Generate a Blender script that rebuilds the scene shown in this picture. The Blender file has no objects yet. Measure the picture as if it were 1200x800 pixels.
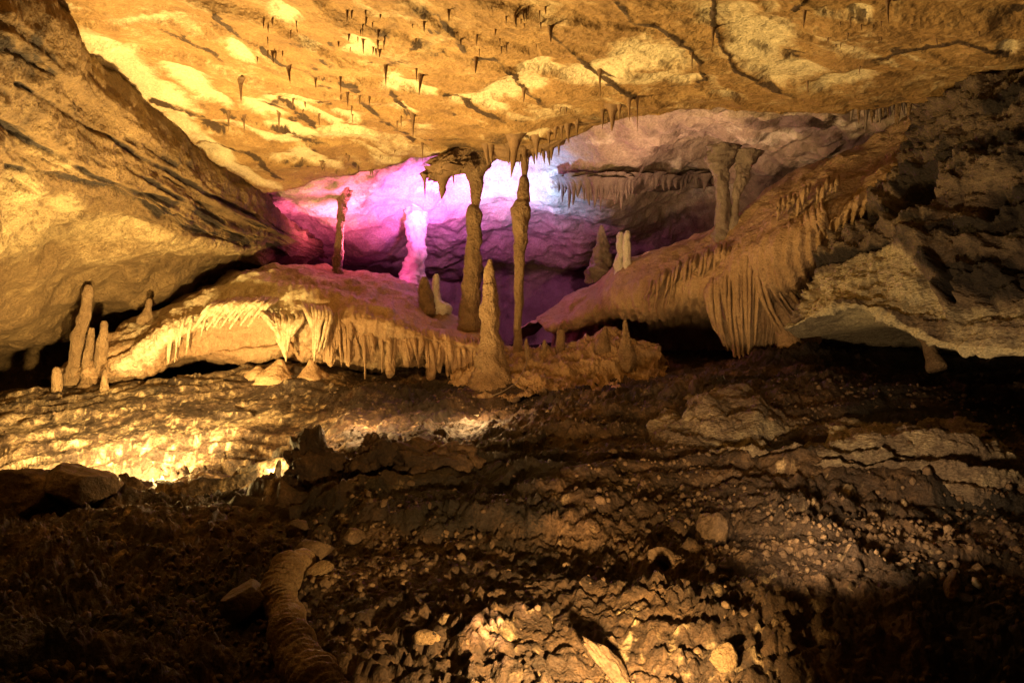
import bpy, bmesh, math, random
import numpy as np
from mathutils import Vector, Matrix

random.seed(7)
SC = bpy.context.scene
COL = SC.collection
F = 900.0          # focal length in photograph pixels (photograph 1200 x 800)
CZ = 1.6           # eye height

def P(px, py, Y):
    return Vector(((px - 600) / F * Y, Y, CZ + (400 - py) / F * Y))

# ------------------------------------------------------------------ camera
cam_d = bpy.data.cameras.new('camera')
cam = bpy.data.objects.new('camera', cam_d)
COL.objects.link(cam)
cam.location = (0, 0, CZ)
cam.rotation_euler = (math.radians(90), 0, 0)
cam_d.sensor_width = 36
cam_d.lens = 36 * F / 1200
cam_d.clip_start = 0.05
cam_d.clip_end = 200
SC.camera = cam

# ------------------------------------------------------------------ world + exposure
w = bpy.data.worlds.new('World')
SC.world = w
w.use_nodes = True
bg = w.node_tree.nodes['Background']
bg.inputs[0].default_value = (0.010, 0.008, 0.007, 1)
bg.inputs[1].default_value = 0.2
SC.view_settings.view_transform = 'Standard'
SC.view_settings.look = 'None'
SC.view_settings.gamma = 1
SC.view_settings.exposure = 0
try:
    SC.cycles.max_bounces = 6
    SC.cycles.diffuse_bounces = 2
    SC.cycles.use_denoising = True
except Exception:
    pass

# ------------------------------------------------------------------ lamps of the show cave, with added fill lights
def lamp(name, loc, energy, color, size=0.08, target=None, cone=None, blend=0.6):
    d = bpy.data.lights.new(name, 'SPOT' if target is not None else 'POINT')
    d.energy = energy
    d.color = color
    d.shadow_soft_size = size
    o = bpy.data.objects.new(name, d)
    COL.objects.link(o)
    o.location = loc
    if target is not None:
        d.spot_size = math.radians(cone)
        d.spot_blend = blend
        o.rotation_euler = (Vector(target) - Vector(loc)).to_track_quat('-Z', 'Y').to_euler()
    return o

WARM = (1.0, 0.65, 0.22)
WARM2 = (1.0, 0.58, 0.22)
LP = [
    ('flood_and_fill_lamp', P(70, 552, 6.0), 330, WARM, 0.05),
    ('flood_and_fill_lamp', P(190, 550, 6.0), 85, WARM, 0.05),
    ('flood_and_fill_lamp', P(318, 545, 5.5), 16, WARM, 0.03),
    ('flood_and_fill_lamp', P(415, 462, 6.2), 48, WARM2, 0.03),
    ('flood_and_fill_lamp', P(550, 468, 6.45), 30, WARM2, 0.03),
]
for a in LP:
    lamp(*a)
lamp('flood_and_fill_lamp', P(150, 500, 5.7), 1500, WARM, 0.05, P(190, 478, 8.2), 105, 0.9)
lamp('flood_and_fill_lamp', P(300, 525, 6.3), 1500, WARM, 0.10, P(400, 60, 6.0), 140, 0.8)
lamp('flood_and_fill_lamp', Vector((0.26, 1.75, 0.74)), 640, (1.0, 0.59, 0.20), 0.02, P(690, 850, 2.45), 100, 1.0)
lamp('flood_and_fill_lamp', P(880, 455, 6.9), 1150, WARM, 0.15, P(850, 0, 4.8), 130, 0.8)
lamp('flood_and_fill_lamp', P(560, 790, 2.3), 300, (1.0, 0.56, 0.24), 0.06, P(700, 280, 9.0), 50, 0.7)  # added front fill for dome, columns and bank, no known source
lamp('flood_and_fill_lamp', P(900, 655, 2.5), 350, (1.0, 0.66, 0.32), 0.06, P(1060, 360, 6.0), 78, 0.9)  # added fill for the right wall and ledge, no known source
lamp('magenta_lamp', P(420, 305, 10.9), 430, (1.0, 0.15, 0.36), 0.12, P(400, 180, 11.1), 150, 1.0)
lamp('magenta_lamp', P(452, 318, 11.5), 14, (1.0, 0.06, 0.50), 0.10)
lamp('alcove_and_fill_lamp', P(505, 282, 11.2), 470, (0.90, 0.17, 1.0), 0.10, P(505, 190, 11.9), 140, 1.0)
lamp('blue_lamp', P(602, 282, 11.3), 330, (0.30, 0.52, 1.0), 0.08, P(612, 190, 11.9), 125, 1.0)
lamp('alcove_and_fill_lamp', P(560, 262, 11.3), 190, (0.90, 0.22, 0.70), 0.15, P(570, 270, 14.0), 130, 1.0)  # added fill that brightens the purple back wall
lamp('alcove_and_fill_lamp', P(740, 290, 9.9), 130, (1.0, 0.56, 0.36), 0.2, P(780, 160, 10.2), 150, 1.0)  # added tan-pink fill for the right part of the vault

# ------------------------------------------------------------------ numpy noise
rng = np.random.default_rng(11)
TBL = rng.random((64, 64, 64)).astype(np.float32)
JIT = rng.random((64, 64, 64, 3)).astype(np.float32)

def vnoise(p, off=0.0):
    q = p.astype(np.float32) + np.float32(off)
    i = np.floor(q).astype(np.int32)
    f = q - i
    f = f * f * (3 - 2 * f)
    i &= 63
    j = (i + 1) & 63
    x0, y0, z0 = i[..., 0], i[..., 1], i[..., 2]
    x1, y1, z1 = j[..., 0], j[..., 1], j[..., 2]
    fx, fy, fz = f[..., 0], f[..., 1], f[..., 2]
    a = TBL[x0, y0, z0] * (1 - fx) + TBL[x1, y0, z0] * fx
    b = TBL[x0, y1, z0] * (1 - fx) + TBL[x1, y1, z0] * fx
    c = TBL[x0, y0, z1] * (1 - fx) + TBL[x1, y0, z1] * fx
    d = TBL[x0, y1, z1] * (1 - fx) + TBL[x1, y1, z1] * fx
    return ((a * (1 - fy) + b * fy) * (1 - fz) + (c * (1 - fy) + d * fy) * fz) * 2 - 1

def fbm(p, octv=5, gain=0.5, off=0.0):
    s = np.zeros(p.shape[:-1], np.float32)
    a, t, q = 1.0, 0.0, p
    for k in range(octv):
        s += a * vnoise(q, off + k * 17.3)
        t += a
        a *= gain
        q = q * 2.03
    return s / t * 1.6

def ridged(p, octv=4, gain=0.5, off=0.0):
    s = np.zeros(p.shape[:-1], np.float32)
    a, t, q = 1.0, 0.0, p
    for k in range(octv):
        s += a * (1 - 2 * np.abs(vnoise(q, off + k * 9.7)))
        t += a
        a *= gain
        q = q * 2.1
    return s / t

def cells(p, off=0.0):
    """F1, F2 distances"""
    q = p.astype(np.float32) + np.float32(off)
    i = np.floor(q).astype(np.int32)
    f1 = np.full(q.shape[:-1], 9.0, np.float32)
    f2 = f1.copy()
    for dx in (-1, 0, 1):
        for dy in (-1, 0, 1):
            for dz in (-1, 0, 1):
                c = i + np.array([dx, dy, dz], np.int32)
                m = c & 63
                pt = c + JIT[m[..., 0], m[..., 1], m[..., 2]]
                d = ((pt - q) ** 2).sum(-1)
                f2 = np.minimum(f2, np.maximum(f1, d))
                f1 = np.minimum(f1, d)
    return np.sqrt(f1), np.sqrt(f2)

def sstep(a, b, x):
    t = np.clip((x - a) / (b - a), 0, 1)
    return t * t * (3 - 2 * t)

def seg_dist(px, py, pts):
    """distance in px to a polyline"""
    d = np.full(px.shape, 1e9, np.float32)
    for (ax, ay), (bx, by) in zip(pts[:-1], pts[1:]):
        vx, vy = bx - ax, by - ay
        t = np.clip(((px - ax) * vx + (py - ay) * vy) / (vx * vx + vy * vy + 1e-9), 0, 1)
        d = np.minimum(d, np.hypot(px - ax - t * vx, py - ay - t * vy))
    return d

def ell(px, py, cx, cy, rx, ry, deg=0):
    a = math.radians(deg)
    x, y = px - cx, py - cy
    u = (x * math.cos(a) + y * math.sin(a)) / rx
    v = (-x * math.sin(a) + y * math.cos(a)) / ry
    return np.clip(1.6 - 1.6 * np.sqrt(u * u + v * v) + 0.0, 0, 1)

# ------------------------------------------------------------------ materials
def N(nt, t, **kw):
    n = nt.nodes.new(t)
    for k, v in kw.items():
        setattr(n, k, v)
    return n

def rock_mat(name, c0, c1, c2, pale, dirt_shade=(0.05, 0.032, 0.02), scale=1.0, bump=0.5, dist=0.02, rough=0.72,
             stretch=(1, 1, 1), speck=0.35, paleness=0.0):
    m = bpy.data.materials.new(name)
    m.use_nodes = True
    nt = m.node_tree
    L = nt.links.new
    bsdf = nt.nodes['Principled BSDF']
    geo = N(nt, 'ShaderNodeNewGeometry')
    mp = N(nt, 'ShaderNodeMapping')
    mp.inputs['Scale'].default_value = stretch
    L(geo.outputs['Position'], mp.inputs['Vector'])
    def noise(s, d=8, r=0.62, dist_=0.0):
        n = N(nt, 'ShaderNodeTexNoise')
        n.inputs['Scale'].default_value = s
        n.inputs['Detail'].default_value = d
        n.inputs['Roughness'].default_value = r
        n.inputs['Distortion'].default_value = dist_
        L(mp.outputs[0], n.inputs['Vector'])
        return n.outputs[0]
    def math_(op, a, b=None, clamp=False):
        n = N(nt, 'ShaderNodeMath', operation=op)
        n.use_clamp = clamp
        for i, v in enumerate((a, b)):
            if v is None: continue
            if isinstance(v, (int, float)): n.inputs[i].default_value = v
            else: L(v, n.inputs[i])
        return n.outputs[0]
    def mix(f, a, b, mode='MIX'):
        n = N(nt, 'ShaderNodeMix', data_type='RGBA', blend_type=mode)
        if isinstance(f, (int, float)): n.inputs[0].default_value = f
        else: L(f, n.inputs[0])
        for i, v in ((6, a), (7, b)):
            if isinstance(v, tuple): n.inputs[i].default_value = (*v, 1)
            else: L(v, n.inputs[i])
        return n.outputs[2]
    n1 = noise(1.3 * scale, 9, 0.66, 0.3)
    n2 = noise(7.0 * scale, 7, 0.7)
    n3 = noise(38.0 * scale, 4, 0.6)
    r = N(nt, 'ShaderNodeValToRGB')
    r.color_ramp.elements[0].position = 0.33
    r.color_ramp.elements[0].color = (*c0, 1)
    r.color_ramp.elements[1].position = 0.67
    r.color_ramp.elements[1].color = (*c2, 1)
    e = r.color_ramp.elements.new(0.5)
    e.color = (*c1, 1)
    s = math_('ADD', math_('MULTIPLY', n1, 0.6), math_('MULTIPLY', n2, 0.4))
    L(s, r.inputs[0])
    col = r.outputs[0]
    # pale calcite, plus lamp-lit places painted lighter
    at = N(nt, 'ShaderNodeAttribute', attribute_name='pale')
    pf = math_('ADD', at.outputs['Fac'], math_('MULTIPLY', math_('SUBTRACT', n2, 0.5), 1.3))
    pf = math_('ADD', pf, paleness)
    mr = N(nt, 'ShaderNodeMapRange', interpolation_type='SMOOTHSTEP')
    L(pf, mr.inputs[0])
    mr.inputs[1].default_value = 0.15
    mr.inputs[2].default_value = 0.95
    col = mix(mr.outputs[0], col, pale)
    # dirt in cracks and on clay, plus shade painted under the dome lip
    at2 = N(nt, 'ShaderNodeAttribute', attribute_name='dirt_shade')
    df = math_('ADD', at2.outputs['Fac'], math_('MULTIPLY', math_('SUBTRACT', n3, 0.5), 0.9))
    mr2 = N(nt, 'ShaderNodeMapRange', interpolation_type='SMOOTHSTEP')
    L(df, mr2.inputs[0])
    mr2.inputs[1].default_value = 0.3
    mr2.inputs[2].default_value = 0.7
    col = mix(mr2.outputs[0], col, dirt_shade)
    # grain
    g = N(nt, 'ShaderNodeMapRange')
    L(n3, g.inputs[0])
    g.inputs[1].default_value = 0.3
    g.inputs[2].default_value = 0.7
    g.inputs[3].default_value = 1 - speck
    g.inputs[4].default_value = 1 + speck * 0.6
    gv = N(nt, 'ShaderNodeCombineColor')
    for i in range(3): L(g.outputs[0], gv.inputs[i])
    col = mix(1.0, col, gv.outputs[0], 'MULTIPLY')
    L(col, bsdf.inputs['Base Color'])
    rr = N(nt, 'ShaderNodeMapRange')
    L(n2, rr.inputs[0])
    rr.inputs[1].default_value = 0.3
    rr.inputs[2].default_value = 0.7
    rr.inputs[3].default_value = rough - 0.16
    rr.inputs[4].default_value = rough + 0.15
    L(rr.outputs[0], bsdf.inputs['Roughness'])
    bsdf.inputs['Specular IOR Level'].default_value = 0.35
    vo = N(nt, 'ShaderNodeTexVoronoi')
    vo.inputs['Scale'].default_value = 16 * scale
    L(mp.outputs[0], vo.inputs['Vector'])
    h = math_('ADD', math_('MULTIPLY', n2, 1.0), math_('MULTIPLY', n3, 0.35))
    h = math_('ADD', h, math_('MULTIPLY', vo.outputs[0], 0.28))
    b = N(nt, 'ShaderNodeBump')
    b.inputs['Strength'].default_value = bump
    b.inputs['Distance'].default_value = dist
    L(h, b.inputs['Height'])
    L(b.outputs[0], bsdf.inputs['Normal'])
    return m

M_CEIL = rock_mat('ceiling_limestone', (0.18, 0.10, 0.038), (0.30, 0.178, 0.068), (0.42, 0.275, 0.115), (0.64, 0.53, 0.33), (0.06, 0.035, 0.018), 1.6, 0.7, 0.045, speck=0.32)
M_ALC = rock_mat('alcove_limestone', (0.26, 0.19, 0.15), (0.40, 0.31, 0.24), (0.55, 0.45, 0.36), (0.78, 0.70, 0.58), (0.10, 0.07, 0.05), 1.0, 0.7, 0.05)
M_WALL = rock_mat('wall_limestone', (0.10, 0.062, 0.028), (0.19, 0.12, 0.055), (0.29, 0.195, 0.09), (0.50, 0.38, 0.20), (0.03, 0.02, 0.013), 1.6, 0.9, 0.06, speck=0.45)
M_RWALL = rock_mat('layered_limestone', (0.06, 0.043, 0.032), (0.15, 0.105, 0.072), (0.30, 0.225, 0.145), (0.50, 0.42, 0.27), (0.022, 0.015, 0.012), 1.8, 1.0, 0.06, stretch=(1, 1, 2.2), speck=0.5)
M_FLOOR = rock_mat('clay_and_rubble', (0.012, 0.007, 0.0045), (0.038, 0.021, 0.012), (0.15, 0.088, 0.046), (0.50, 0.37, 0.22), (0.009, 0.0055, 0.0035), 1.8, 1.0, 0.03, speck=0.5)
M_FLOW = rock_mat('flowstone', (0.22, 0.125, 0.06), (0.34, 0.21, 0.11), (0.46, 0.31, 0.17), (0.70, 0.60, 0.40), (0.10, 0.06, 0.035), 2.0, 0.8, 0.04, rough=0.6)
M_FLOWR = rock_mat('orange_flowstone', (0.25, 0.150, 0.075), (0.38, 0.245, 0.13), (0.50, 0.35, 0.20), (0.62, 0.49, 0.30), (0.08, 0.05, 0.03), 2.2, 0.9, 0.045, rough=0.6)
M_COL = rock_mat('dripstone', (0.18, 0.11, 0.055), (0.30, 0.19, 0.10), (0.42, 0.29, 0.16), (0.60, 0.50, 0.34), (0.07, 0.045, 0.025), 3.0, 1.0, 0.06, rough=0.62)
M_GREY = rock_mat('grey_dripstone', (0.11, 0.08, 0.065), (0.20, 0.15, 0.12), (0.30, 0.24, 0.19), (0.45, 0.38, 0.3), (0.05, 0.035, 0.03), 3.0, 0.8, 0.02)
M_WHITE = rock_mat('white_calcite', (0.50, 0.44, 0.36), (0.62, 0.56, 0.46), (0.75, 0.69, 0.58), (0.8, 0.76, 0.66), (0.3, 0.2, 0.12), 3.0, 0.7, 0.02, rough=0.5)
M_STAL = rock_mat('dark_dripstone', (0.11, 0.067, 0.032), (0.19, 0.115, 0.06), (0.30, 0.19, 0.10), (0.3, 0.2, 0.1), (0.04, 0.025, 0.015), 4.0, 0.8, 0.01)
M_TAN = rock_mat('dusty_tan_stone', (0.10, 0.06, 0.032), (0.26, 0.17, 0.09), (0.44, 0.31, 0.17), (0.6, 0.48, 0.3), (0.04, 0.025, 0.015), 5.0, 1.0, 0.03, speck=0.5)
M_STONE = rock_mat('loose_stone', (0.03, 0.018, 0.011), (0.085, 0.052, 0.03), (0.22, 0.145, 0.085), (0.65, 0.54, 0.36), (0.04, 0.025, 0.015), 3.0, 0.9, 0.02)
def plain(name, col, rough):
    m = bpy.data.materials.new(name)
    m.use_nodes = True
    b = m.node_tree.nodes['Principled BSDF']
    n = N(m.node_tree, 'ShaderNodeTexNoise')
    n.inputs['Scale'].default_value = 40
    r = N(m.node_tree, 'ShaderNodeValToRGB')
    r.color_ramp.elements[0].color = (*[c * 0.6 for c in col], 1)
    r.color_ramp.elements[1].color = (*col, 1)
    m.node_tree.links.new(n.outputs[0], r.inputs[0])
    m.node_tree.links.new(r.outputs[0], b.inputs['Base Color'])
    b.inputs['Roughness'].default_value = rough
    return m
M_HOSE = plain('pale_hose', (0.6, 0.55, 0.45), 0.4)
M_WIRE = plain('thin_wire', (0.25, 0.2, 0.15), 0.5)

# ------------------------------------------------------------------ object helpers
def tag(o, label=None, cat=None, group=None, kind=None):
    if label: o['label'] = label
    if cat: o['category'] = cat
    if group: o['group'] = group
    if kind: o['kind'] = kind
    return o

def np_mesh(name, co, quads, mat, smooth=True, attrs=None, tris=None):
    me = bpy.data.meshes.new(name)
    co = np.ascontiguousarray(co, np.float32).reshape(-1, 3)
    faces = quads if tris is None else tris
    k = faces.shape[1]
    nf = len(faces)
    me.vertices.add(len(co))
    me.vertices.foreach_set('co', co.ravel())
    me.loops.add(nf * k)
    me.loops.foreach_set('vertex_index', faces.astype(np.int32).ravel())
    me.polygons.add(nf)
    me.polygons.foreach_set('loop_start', np.arange(0, nf * k, k, dtype=np.int32))
    me.update(calc_edges=True)
    if smooth:
        me.polygons.foreach_set('use_smooth', np.ones(nf, bool))
    for an, av in (attrs or {}).items():
        a = me.attributes.new(an, 'FLOAT', 'POINT')
        a.data.foreach_set('value', np.ascontiguousarray(av, np.float32).ravel())
    me.materials.append(mat)
    return me

def link(name, me, parent=None):
    o = bpy.data.objects.new(name, me)
    COL.objects.link(o)
    if parent is not None:
        o.parent = parent
    return o

def empty(name, loc, label, cat, group=None):
    o = bpy.data.objects.new(name, None)
    COL.objects.link(o)
    o.location = loc
    tag(o, label, cat, group)
    return o

def child(name, me, root):
    """part whose mesh data is in world coordinates"""
    o = link(name, me, root)
    o.matrix_parent_inverse = Matrix.Translation(-Vector(root.location))
    return o

def grid_faces(nv, nu, wrap=False):
    idx = np.arange(nv * nu).reshape(nv, nu)
    if wrap:
        idx = np.concatenate([idx, idx[:, :1]], 1)
    return np.stack([idx[:-1, :-1], idx[1:, :-1], idx[1:, 1:], idx[:-1, 1:]], -1).reshape(-1, 4)

def cr(ctrl, n, warp=None):
    """Catmull-Rom resample along axis 0"""
    k = ctrl.shape[0]
    t = np.linspace(0, k - 1, n)
    i = np.clip(np.floor(t).astype(int), 0, k - 2)
    f = (t - i).reshape((-1,) + (1,) * (ctrl.ndim - 1))
    c = np.concatenate([(2 * ctrl[:1] - ctrl[1:2]), ctrl, (2 * ctrl[-1:] - ctrl[-2:-1])], 0)
    p0, p1, p2, p3 = c[i], c[i + 1], c[i + 2], c[i + 3]
    return 0.5 * ((2 * p1) + (-p0 + p2) * f + (2 * p0 - 5 * p1 + 4 * p2 - p3) * f ** 2 + (-p0 + 3 * p1 - 3 * p2 + p3) * f ** 3)

def normals(g):
    du = np.gradient(g, axis=1)
    dv = np.gradient(g, axis=0)
    n = np.cross(du, dv)
    return n / (np.linalg.norm(n, axis=-1, keepdims=True) + 1e-9)

def proj(g):
    Y = np.maximum(g[..., 1], 0.3)
    return 600 + F * g[..., 0] / Y, 400 - F * (g[..., 2] - CZ) / Y

SURF = []
def loft(name, rows, nu, nv, disp, mat, flip=False, parent=None):
    ctrl = np.array([[tuple(P(*p)) for p in r] for r in rows], np.float64)
    g = cr(ctrl, nv)
    g = cr(g.transpose(1, 0, 2), nu).transpose(1, 0, 2)
    n = normals(g)
    # normals towards the camera on average
    v = np.array([0, 0, CZ]) - g
    if (n * v).sum(-1).mean() < 0: n = -n
    if flip: n = -n
    px, py = proj(g)
    T, S = np.meshgrid(np.linspace(0, 1, nv), np.linspace(0, 1, nu), indexing='ij')
    d, attrs = disp(g, px, py, S, T)
    g = g + n * d[..., None]
    me = np_mesh(name, g, grid_faces(nv, nu), mat, attrs=attrs)
    o = child(name, me, parent) if parent is not None else link(name, me)
    SURF.append(o)
    return o

def rbf_fit(pts, smooth=0.002):
    A = np.array([tuple(p) for p in pts], np.float64)
    n = len(A)
    d = np.hypot(A[:, None, 0] - A[None, :, 0], A[:, None, 1] - A[None, :, 1])
    K = np.where(d > 0, d * d * np.log(d + 1e-12), 0) + smooth * np.eye(n)
    Pm = np.c_[np.ones(n), A[:, :2]]
    M = np.block([[K, Pm], [Pm.T, np.zeros((3, 3))]])
    s = np.linalg.solve(M, np.r_[A[:, 2], 0, 0, 0])
    return A, s[:n], s[n:]

def rbf_eval(fit, X, Y):
    A, wt, c = fit
    z = (c[0] + c[1] * X + c[2] * Y).astype(np.float64)
    for (ax, ay, _), k in zip(A, wt):
        r2 = (X - ax) ** 2 + (Y - ay) ** 2
        z += k * 0.5 * r2 * np.log(r2 + 1e-12)
    return z

# ------------------------------------------------------------------ floor
fl = []
for px in (-700, -300, 0, 200, 400, 600, 800, 1000, 1200, 1500, 1900):
    fl.append(P(px, 800, 2.6))
for q in [(-400, 700, 3.6), (0, 700, 3.7), (300, 700, 3.5), (600, 700, 3.3), (900, 700, 3.1), (1200, 700, 3.1), (1500, 690, 3.1),
          # first bank
          (-300, 655, 4.6), (0, 642, 4.7), (100, 632, 4.7), (200, 611, 4.8), (320, 580, 5.0), (400, 555, 5.2), (470, 545, 5.4), (560, 525, 5.7),
          (650, 495, 6.2), (730, 478, 6.6),
          (500, 620, 4.2), (650, 600, 4.2), (300, 640, 4.2),
          # gap between the banks
          (0, 648, 5.0), (120, 640, 5.0), (220, 618, 5.1), (300, 592, 5.2), (-300, 660, 5.0),
          # second bank crest
          (-300, 600, 5.5), (0, 594, 5.55), (90, 590, 5.55), (160, 590, 5.6), (240, 570, 5.7), (300, 552, 5.85), (335, 535, 5.95),
          # lamp pit
          (-300, 650, 6.0), (0, 632, 6.05), (90, 628, 6.05), (180, 612, 6.1), (262, 592, 6.2), (330, 552, 6.35),
          # lit floor
          (0, 560, 6.5), (100, 560, 6.6), (200, 545, 6.7), (300, 525, 6.8),
          (0, 510, 7.2), (100, 510, 7.3), (200, 500, 7.4), (300, 490, 7.5),
          (0, 480, 8.0), (60, 462, 8.3), (200, 458, 8.4), (300, 445, 8.6), (-300, 480, 8.0),
          (400, 500, 6.7), (500, 495, 6.9), (600, 485, 7.0), (420, 470, 7.6), (520, 465, 7.7),
          (330, 436, 8.7), (400, 446, 8.7), (480, 450, 8.7), (570, 458, 8.0),
          (0, 470, 10), (200, 462, 10), (400, 455, 10), (640, 440, 9.5), (760, 440, 9.0),
          (0, 460, 13), (400, 430, 13.5), (700, 420, 13), (900, 420, 11),
          (850, 442, 8.2), (920, 424, 7.9), (1000, 435, 7.6), (1200, 445, 6.8), (1500, 445, 6.5),
          (800, 475, 6.3), (880, 470, 6.2), (1000, 478, 6.0), (1100, 485, 5.7), (1200, 500, 5.4), (1400, 500, 5.2),
          (800, 560, 4.7), (900, 545, 4.8), (780, 620, 4.1), (850, 640, 3.8), (1000, 610, 4.0), (1150, 610, 3.9), (1350, 600, 3.9)]:
    fl.append(P(*q))
for X in (-6, -3, 0, 3, 6):
    fl.append(Vector((X, 0.6, 0.25)))
    fl.append(Vector((X, -2.5, 0.15)))
FIT_F = rbf_fit(fl)

def rough_floor(g, amp=1.0):
    p = g
    lo = fbm(p * 1.3, 4, 0.5, 3.0) * 0.075
    mid = ridged(p * np.array([3.2, 3.2, 5.0]), 4, 0.55, 5.0) * 0.042
    f1, f2 = cells(p * np.array([6.5, 6.5, 8.0]), 1.3)
    clod = (np.clip(f2 - f1, 0, 0.45)) * 0.085
    f1b, f2b = cells(p * 17.0, 7.3)
    clod2 = (np.clip(f2b - f1b, 0, 0.5)) * 0.050
    msk = sstep(-0.35, 0.5, fbm(p * 0.9, 3, 0.5, 31.0))
    fine = fbm(p * 24, 4, 0.7, 9.0) * 0.026
    return (lo + mid * (0.4 + 0.8 * msk) + clod * (0.35 + 0.9 * msk) + clod2 * (0.5 + 0.8 * msk) + fine) * amp, f1, msk

def build_floor():
    nu, nv = 1020, 560
    u = np.linspace(-0.98, 0.98, nu)
    Yv = np.exp(np.linspace(math.log(1.5), math.log(17), nv))
    YY, UU = np.meshgrid(Yv, u, indexing='ij')
    XX = UU * YY
    Z = rbf_eval(FIT_F, XX, YY)
    g = np.stack([XX, YY, Z], -1)
    px, py = proj(g)
    d, f1, msk = rough_floor(g)
    # shelves of bedrock stepping up the slope
    tw = fbm(g * 0.9, 4, 0.55, 120)
    zq = (Z + tw * 0.24 - 0.14 * XX) * 8.5
    fr = zq - np.floor(zq)
    terr = (sstep(0.0, 0.22, fr) - fr) / 8.5
    zq2 = (Z + fbm(g * 2.3, 4, 0.55, 130) * 0.15 + 0.10 * XX) * 19
    fr2 = zq2 - np.floor(zq2)
    terr2 = (sstep(0.0, 0.3, fr2) - fr2) / 21
    Z = Z + terr * np.interp(YY, [3.6, 4.8], [0.25, 1.0]) * (0.65 + 0.5 * vnoise(g * 0.8, 9)) + terr2 * 0.8 * (1 - 0.5 * (XX < -1.5) * (YY > 5.5)) * sstep(-.3, .3, vnoise(g * 1.4, 19)) + fbm(g * 0.75, 3, 0.5, 140) * 0.07 + ridged(g * 1.1, 3, 0.5, 145) * 0.06 * (YY > 5.5)
    # broken ledges running diagonally through the slope
    led = vnoise(np.stack([(g[..., 0] * 0.5 + g[..., 1] * 1.0) * 3.2 + fbm(g * 1.6, 3, .5, 8) * 0.9, g[..., 0] * 0.5, g[..., 1] * 0.2], -1), 77)
    amp = np.where(py > 590, 1.35, 0.85)
    sm = sstep(600, 575, py) * sstep(430, 300, px)
    amp = amp * (1 - 0.72 * sm)
    amp = amp * (0.55 + 0.45 * sstep(-.2, .5, fbm(g * 1.1, 3, .5, 150)))
    amp = amp * np.interp(YY, [1, 8.2, 9.5], [1, 1, 0.8])
    Zd = Z + d * amp + sstep(-0.1, 0.2, led) * 0.055 * np.where(py > 560, 1, 0.35)
    g2 = np.stack([XX, YY, Zd], -1)
    # push sideways a little so clods overhang
    g2[..., 0] += fbm(g * 8, 3, 0.6, 40) * 0.022
    g2[..., 1] -= (vnoise(g * 9, 50)) * 0.022
    pale = -0.14 + fbm(g * 2.5, 4, 0.6, 60) * 0.36
    lit_floor = sstep(600, 575, py + fbm(g * 2, 3, .5, 8) * 12) * sstep(640, 250, px + fbm(g * 1.5, 3, .5, 18) * 60)  # lamp-lit left floor: light painted in as a paler colour
    pale = pale * 0.8 + lit_floor * 0.40
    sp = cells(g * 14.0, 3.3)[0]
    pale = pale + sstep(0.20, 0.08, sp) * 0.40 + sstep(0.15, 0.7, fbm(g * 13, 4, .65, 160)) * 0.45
    dirt_shade = sstep(-0.1, 0.8, fbm(g * 1.1, 4, 0.55, 90) + 0.2) * 0.8 * (1 - 0.75 * lit_floor)
    me = np_mesh('cave_floor', g2, grid_faces(nv, nu), M_FLOOR, attrs={'pale': pale, 'dirt_shade': dirt_shade})
    o = link('cave_floor', me)
    tag(o, kind='structure')
    SURF.append(o)
    # the floor goes on behind the viewer
    x = np.linspace(-9, 9, 120); y = np.linspace(-5, 1.75, 60)
    Y2, X2 = np.meshgrid(y, x, indexing='ij')
    Z2 = rbf_eval(FIT_F, X2, Y2) - 0.12
    g = np.stack([X2, Y2, Z2], -1)
    g[..., 2] += rough_floor(g)[0]
    tag(link('floor_behind', np_mesh('floor_behind', g, grid_faces(60, 120), M_FLOOR)), kind='structure')
build_floor()

# ------------------------------------------------------------------ ceiling
EDGE = [(250, 215), (340, 212), (420, 205), (500, 190), (560, 168), (640, 163), (700, 140), (740, 118), (800, 104), (880, 100), (940, 112), (1030, 97), (1100, 92), (1200, 75), (1400, 60)]
cl = []
for q in [(-200, -60, 4.4), (0, -20, 5.2), (100, 60, 6.2), (200, 140, 7.6), (300, 205, 9.0),
          (100, -60, 4.6), (300, 0, 5.0), (300, 100, 6.7), (400, 170, 8.4), (600, 0, 4.7), (600, 80, 6.0), (600, 150, 7.8), (500, 120, 7.2), (450, 60, 5.8),
          (750, 60, 5.8), (740, 110, 7.2), (850, 50, 5.8), (850, 92, 7.0), (950, 100, 7.0), (900, 0, 4.7), (1050, 30, 5.2), (1050, 85, 6.6), (1200, 0, 4.6), (1200, 60, 5.6),
          (340, 210, 9.4), (420, 203, 9.3), (500, 188, 9.0), (560, 167, 8.7), (640, 162, 8.5), (700, 139, 8.2), (1300, 40, 5.2),
          (600, -250, 2.9), (0, -300, 2.9), (1200, -250, 2.9)]:
    cl.append(P(*q))
for X in (-6, -2, 2, 6):
    cl.append(Vector((X, 0.3, CZ + 2.0)))
    cl.append(Vector((X, -3, CZ + 1.6)))
FIT_C = rbf_fit(cl, 0.01)

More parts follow.
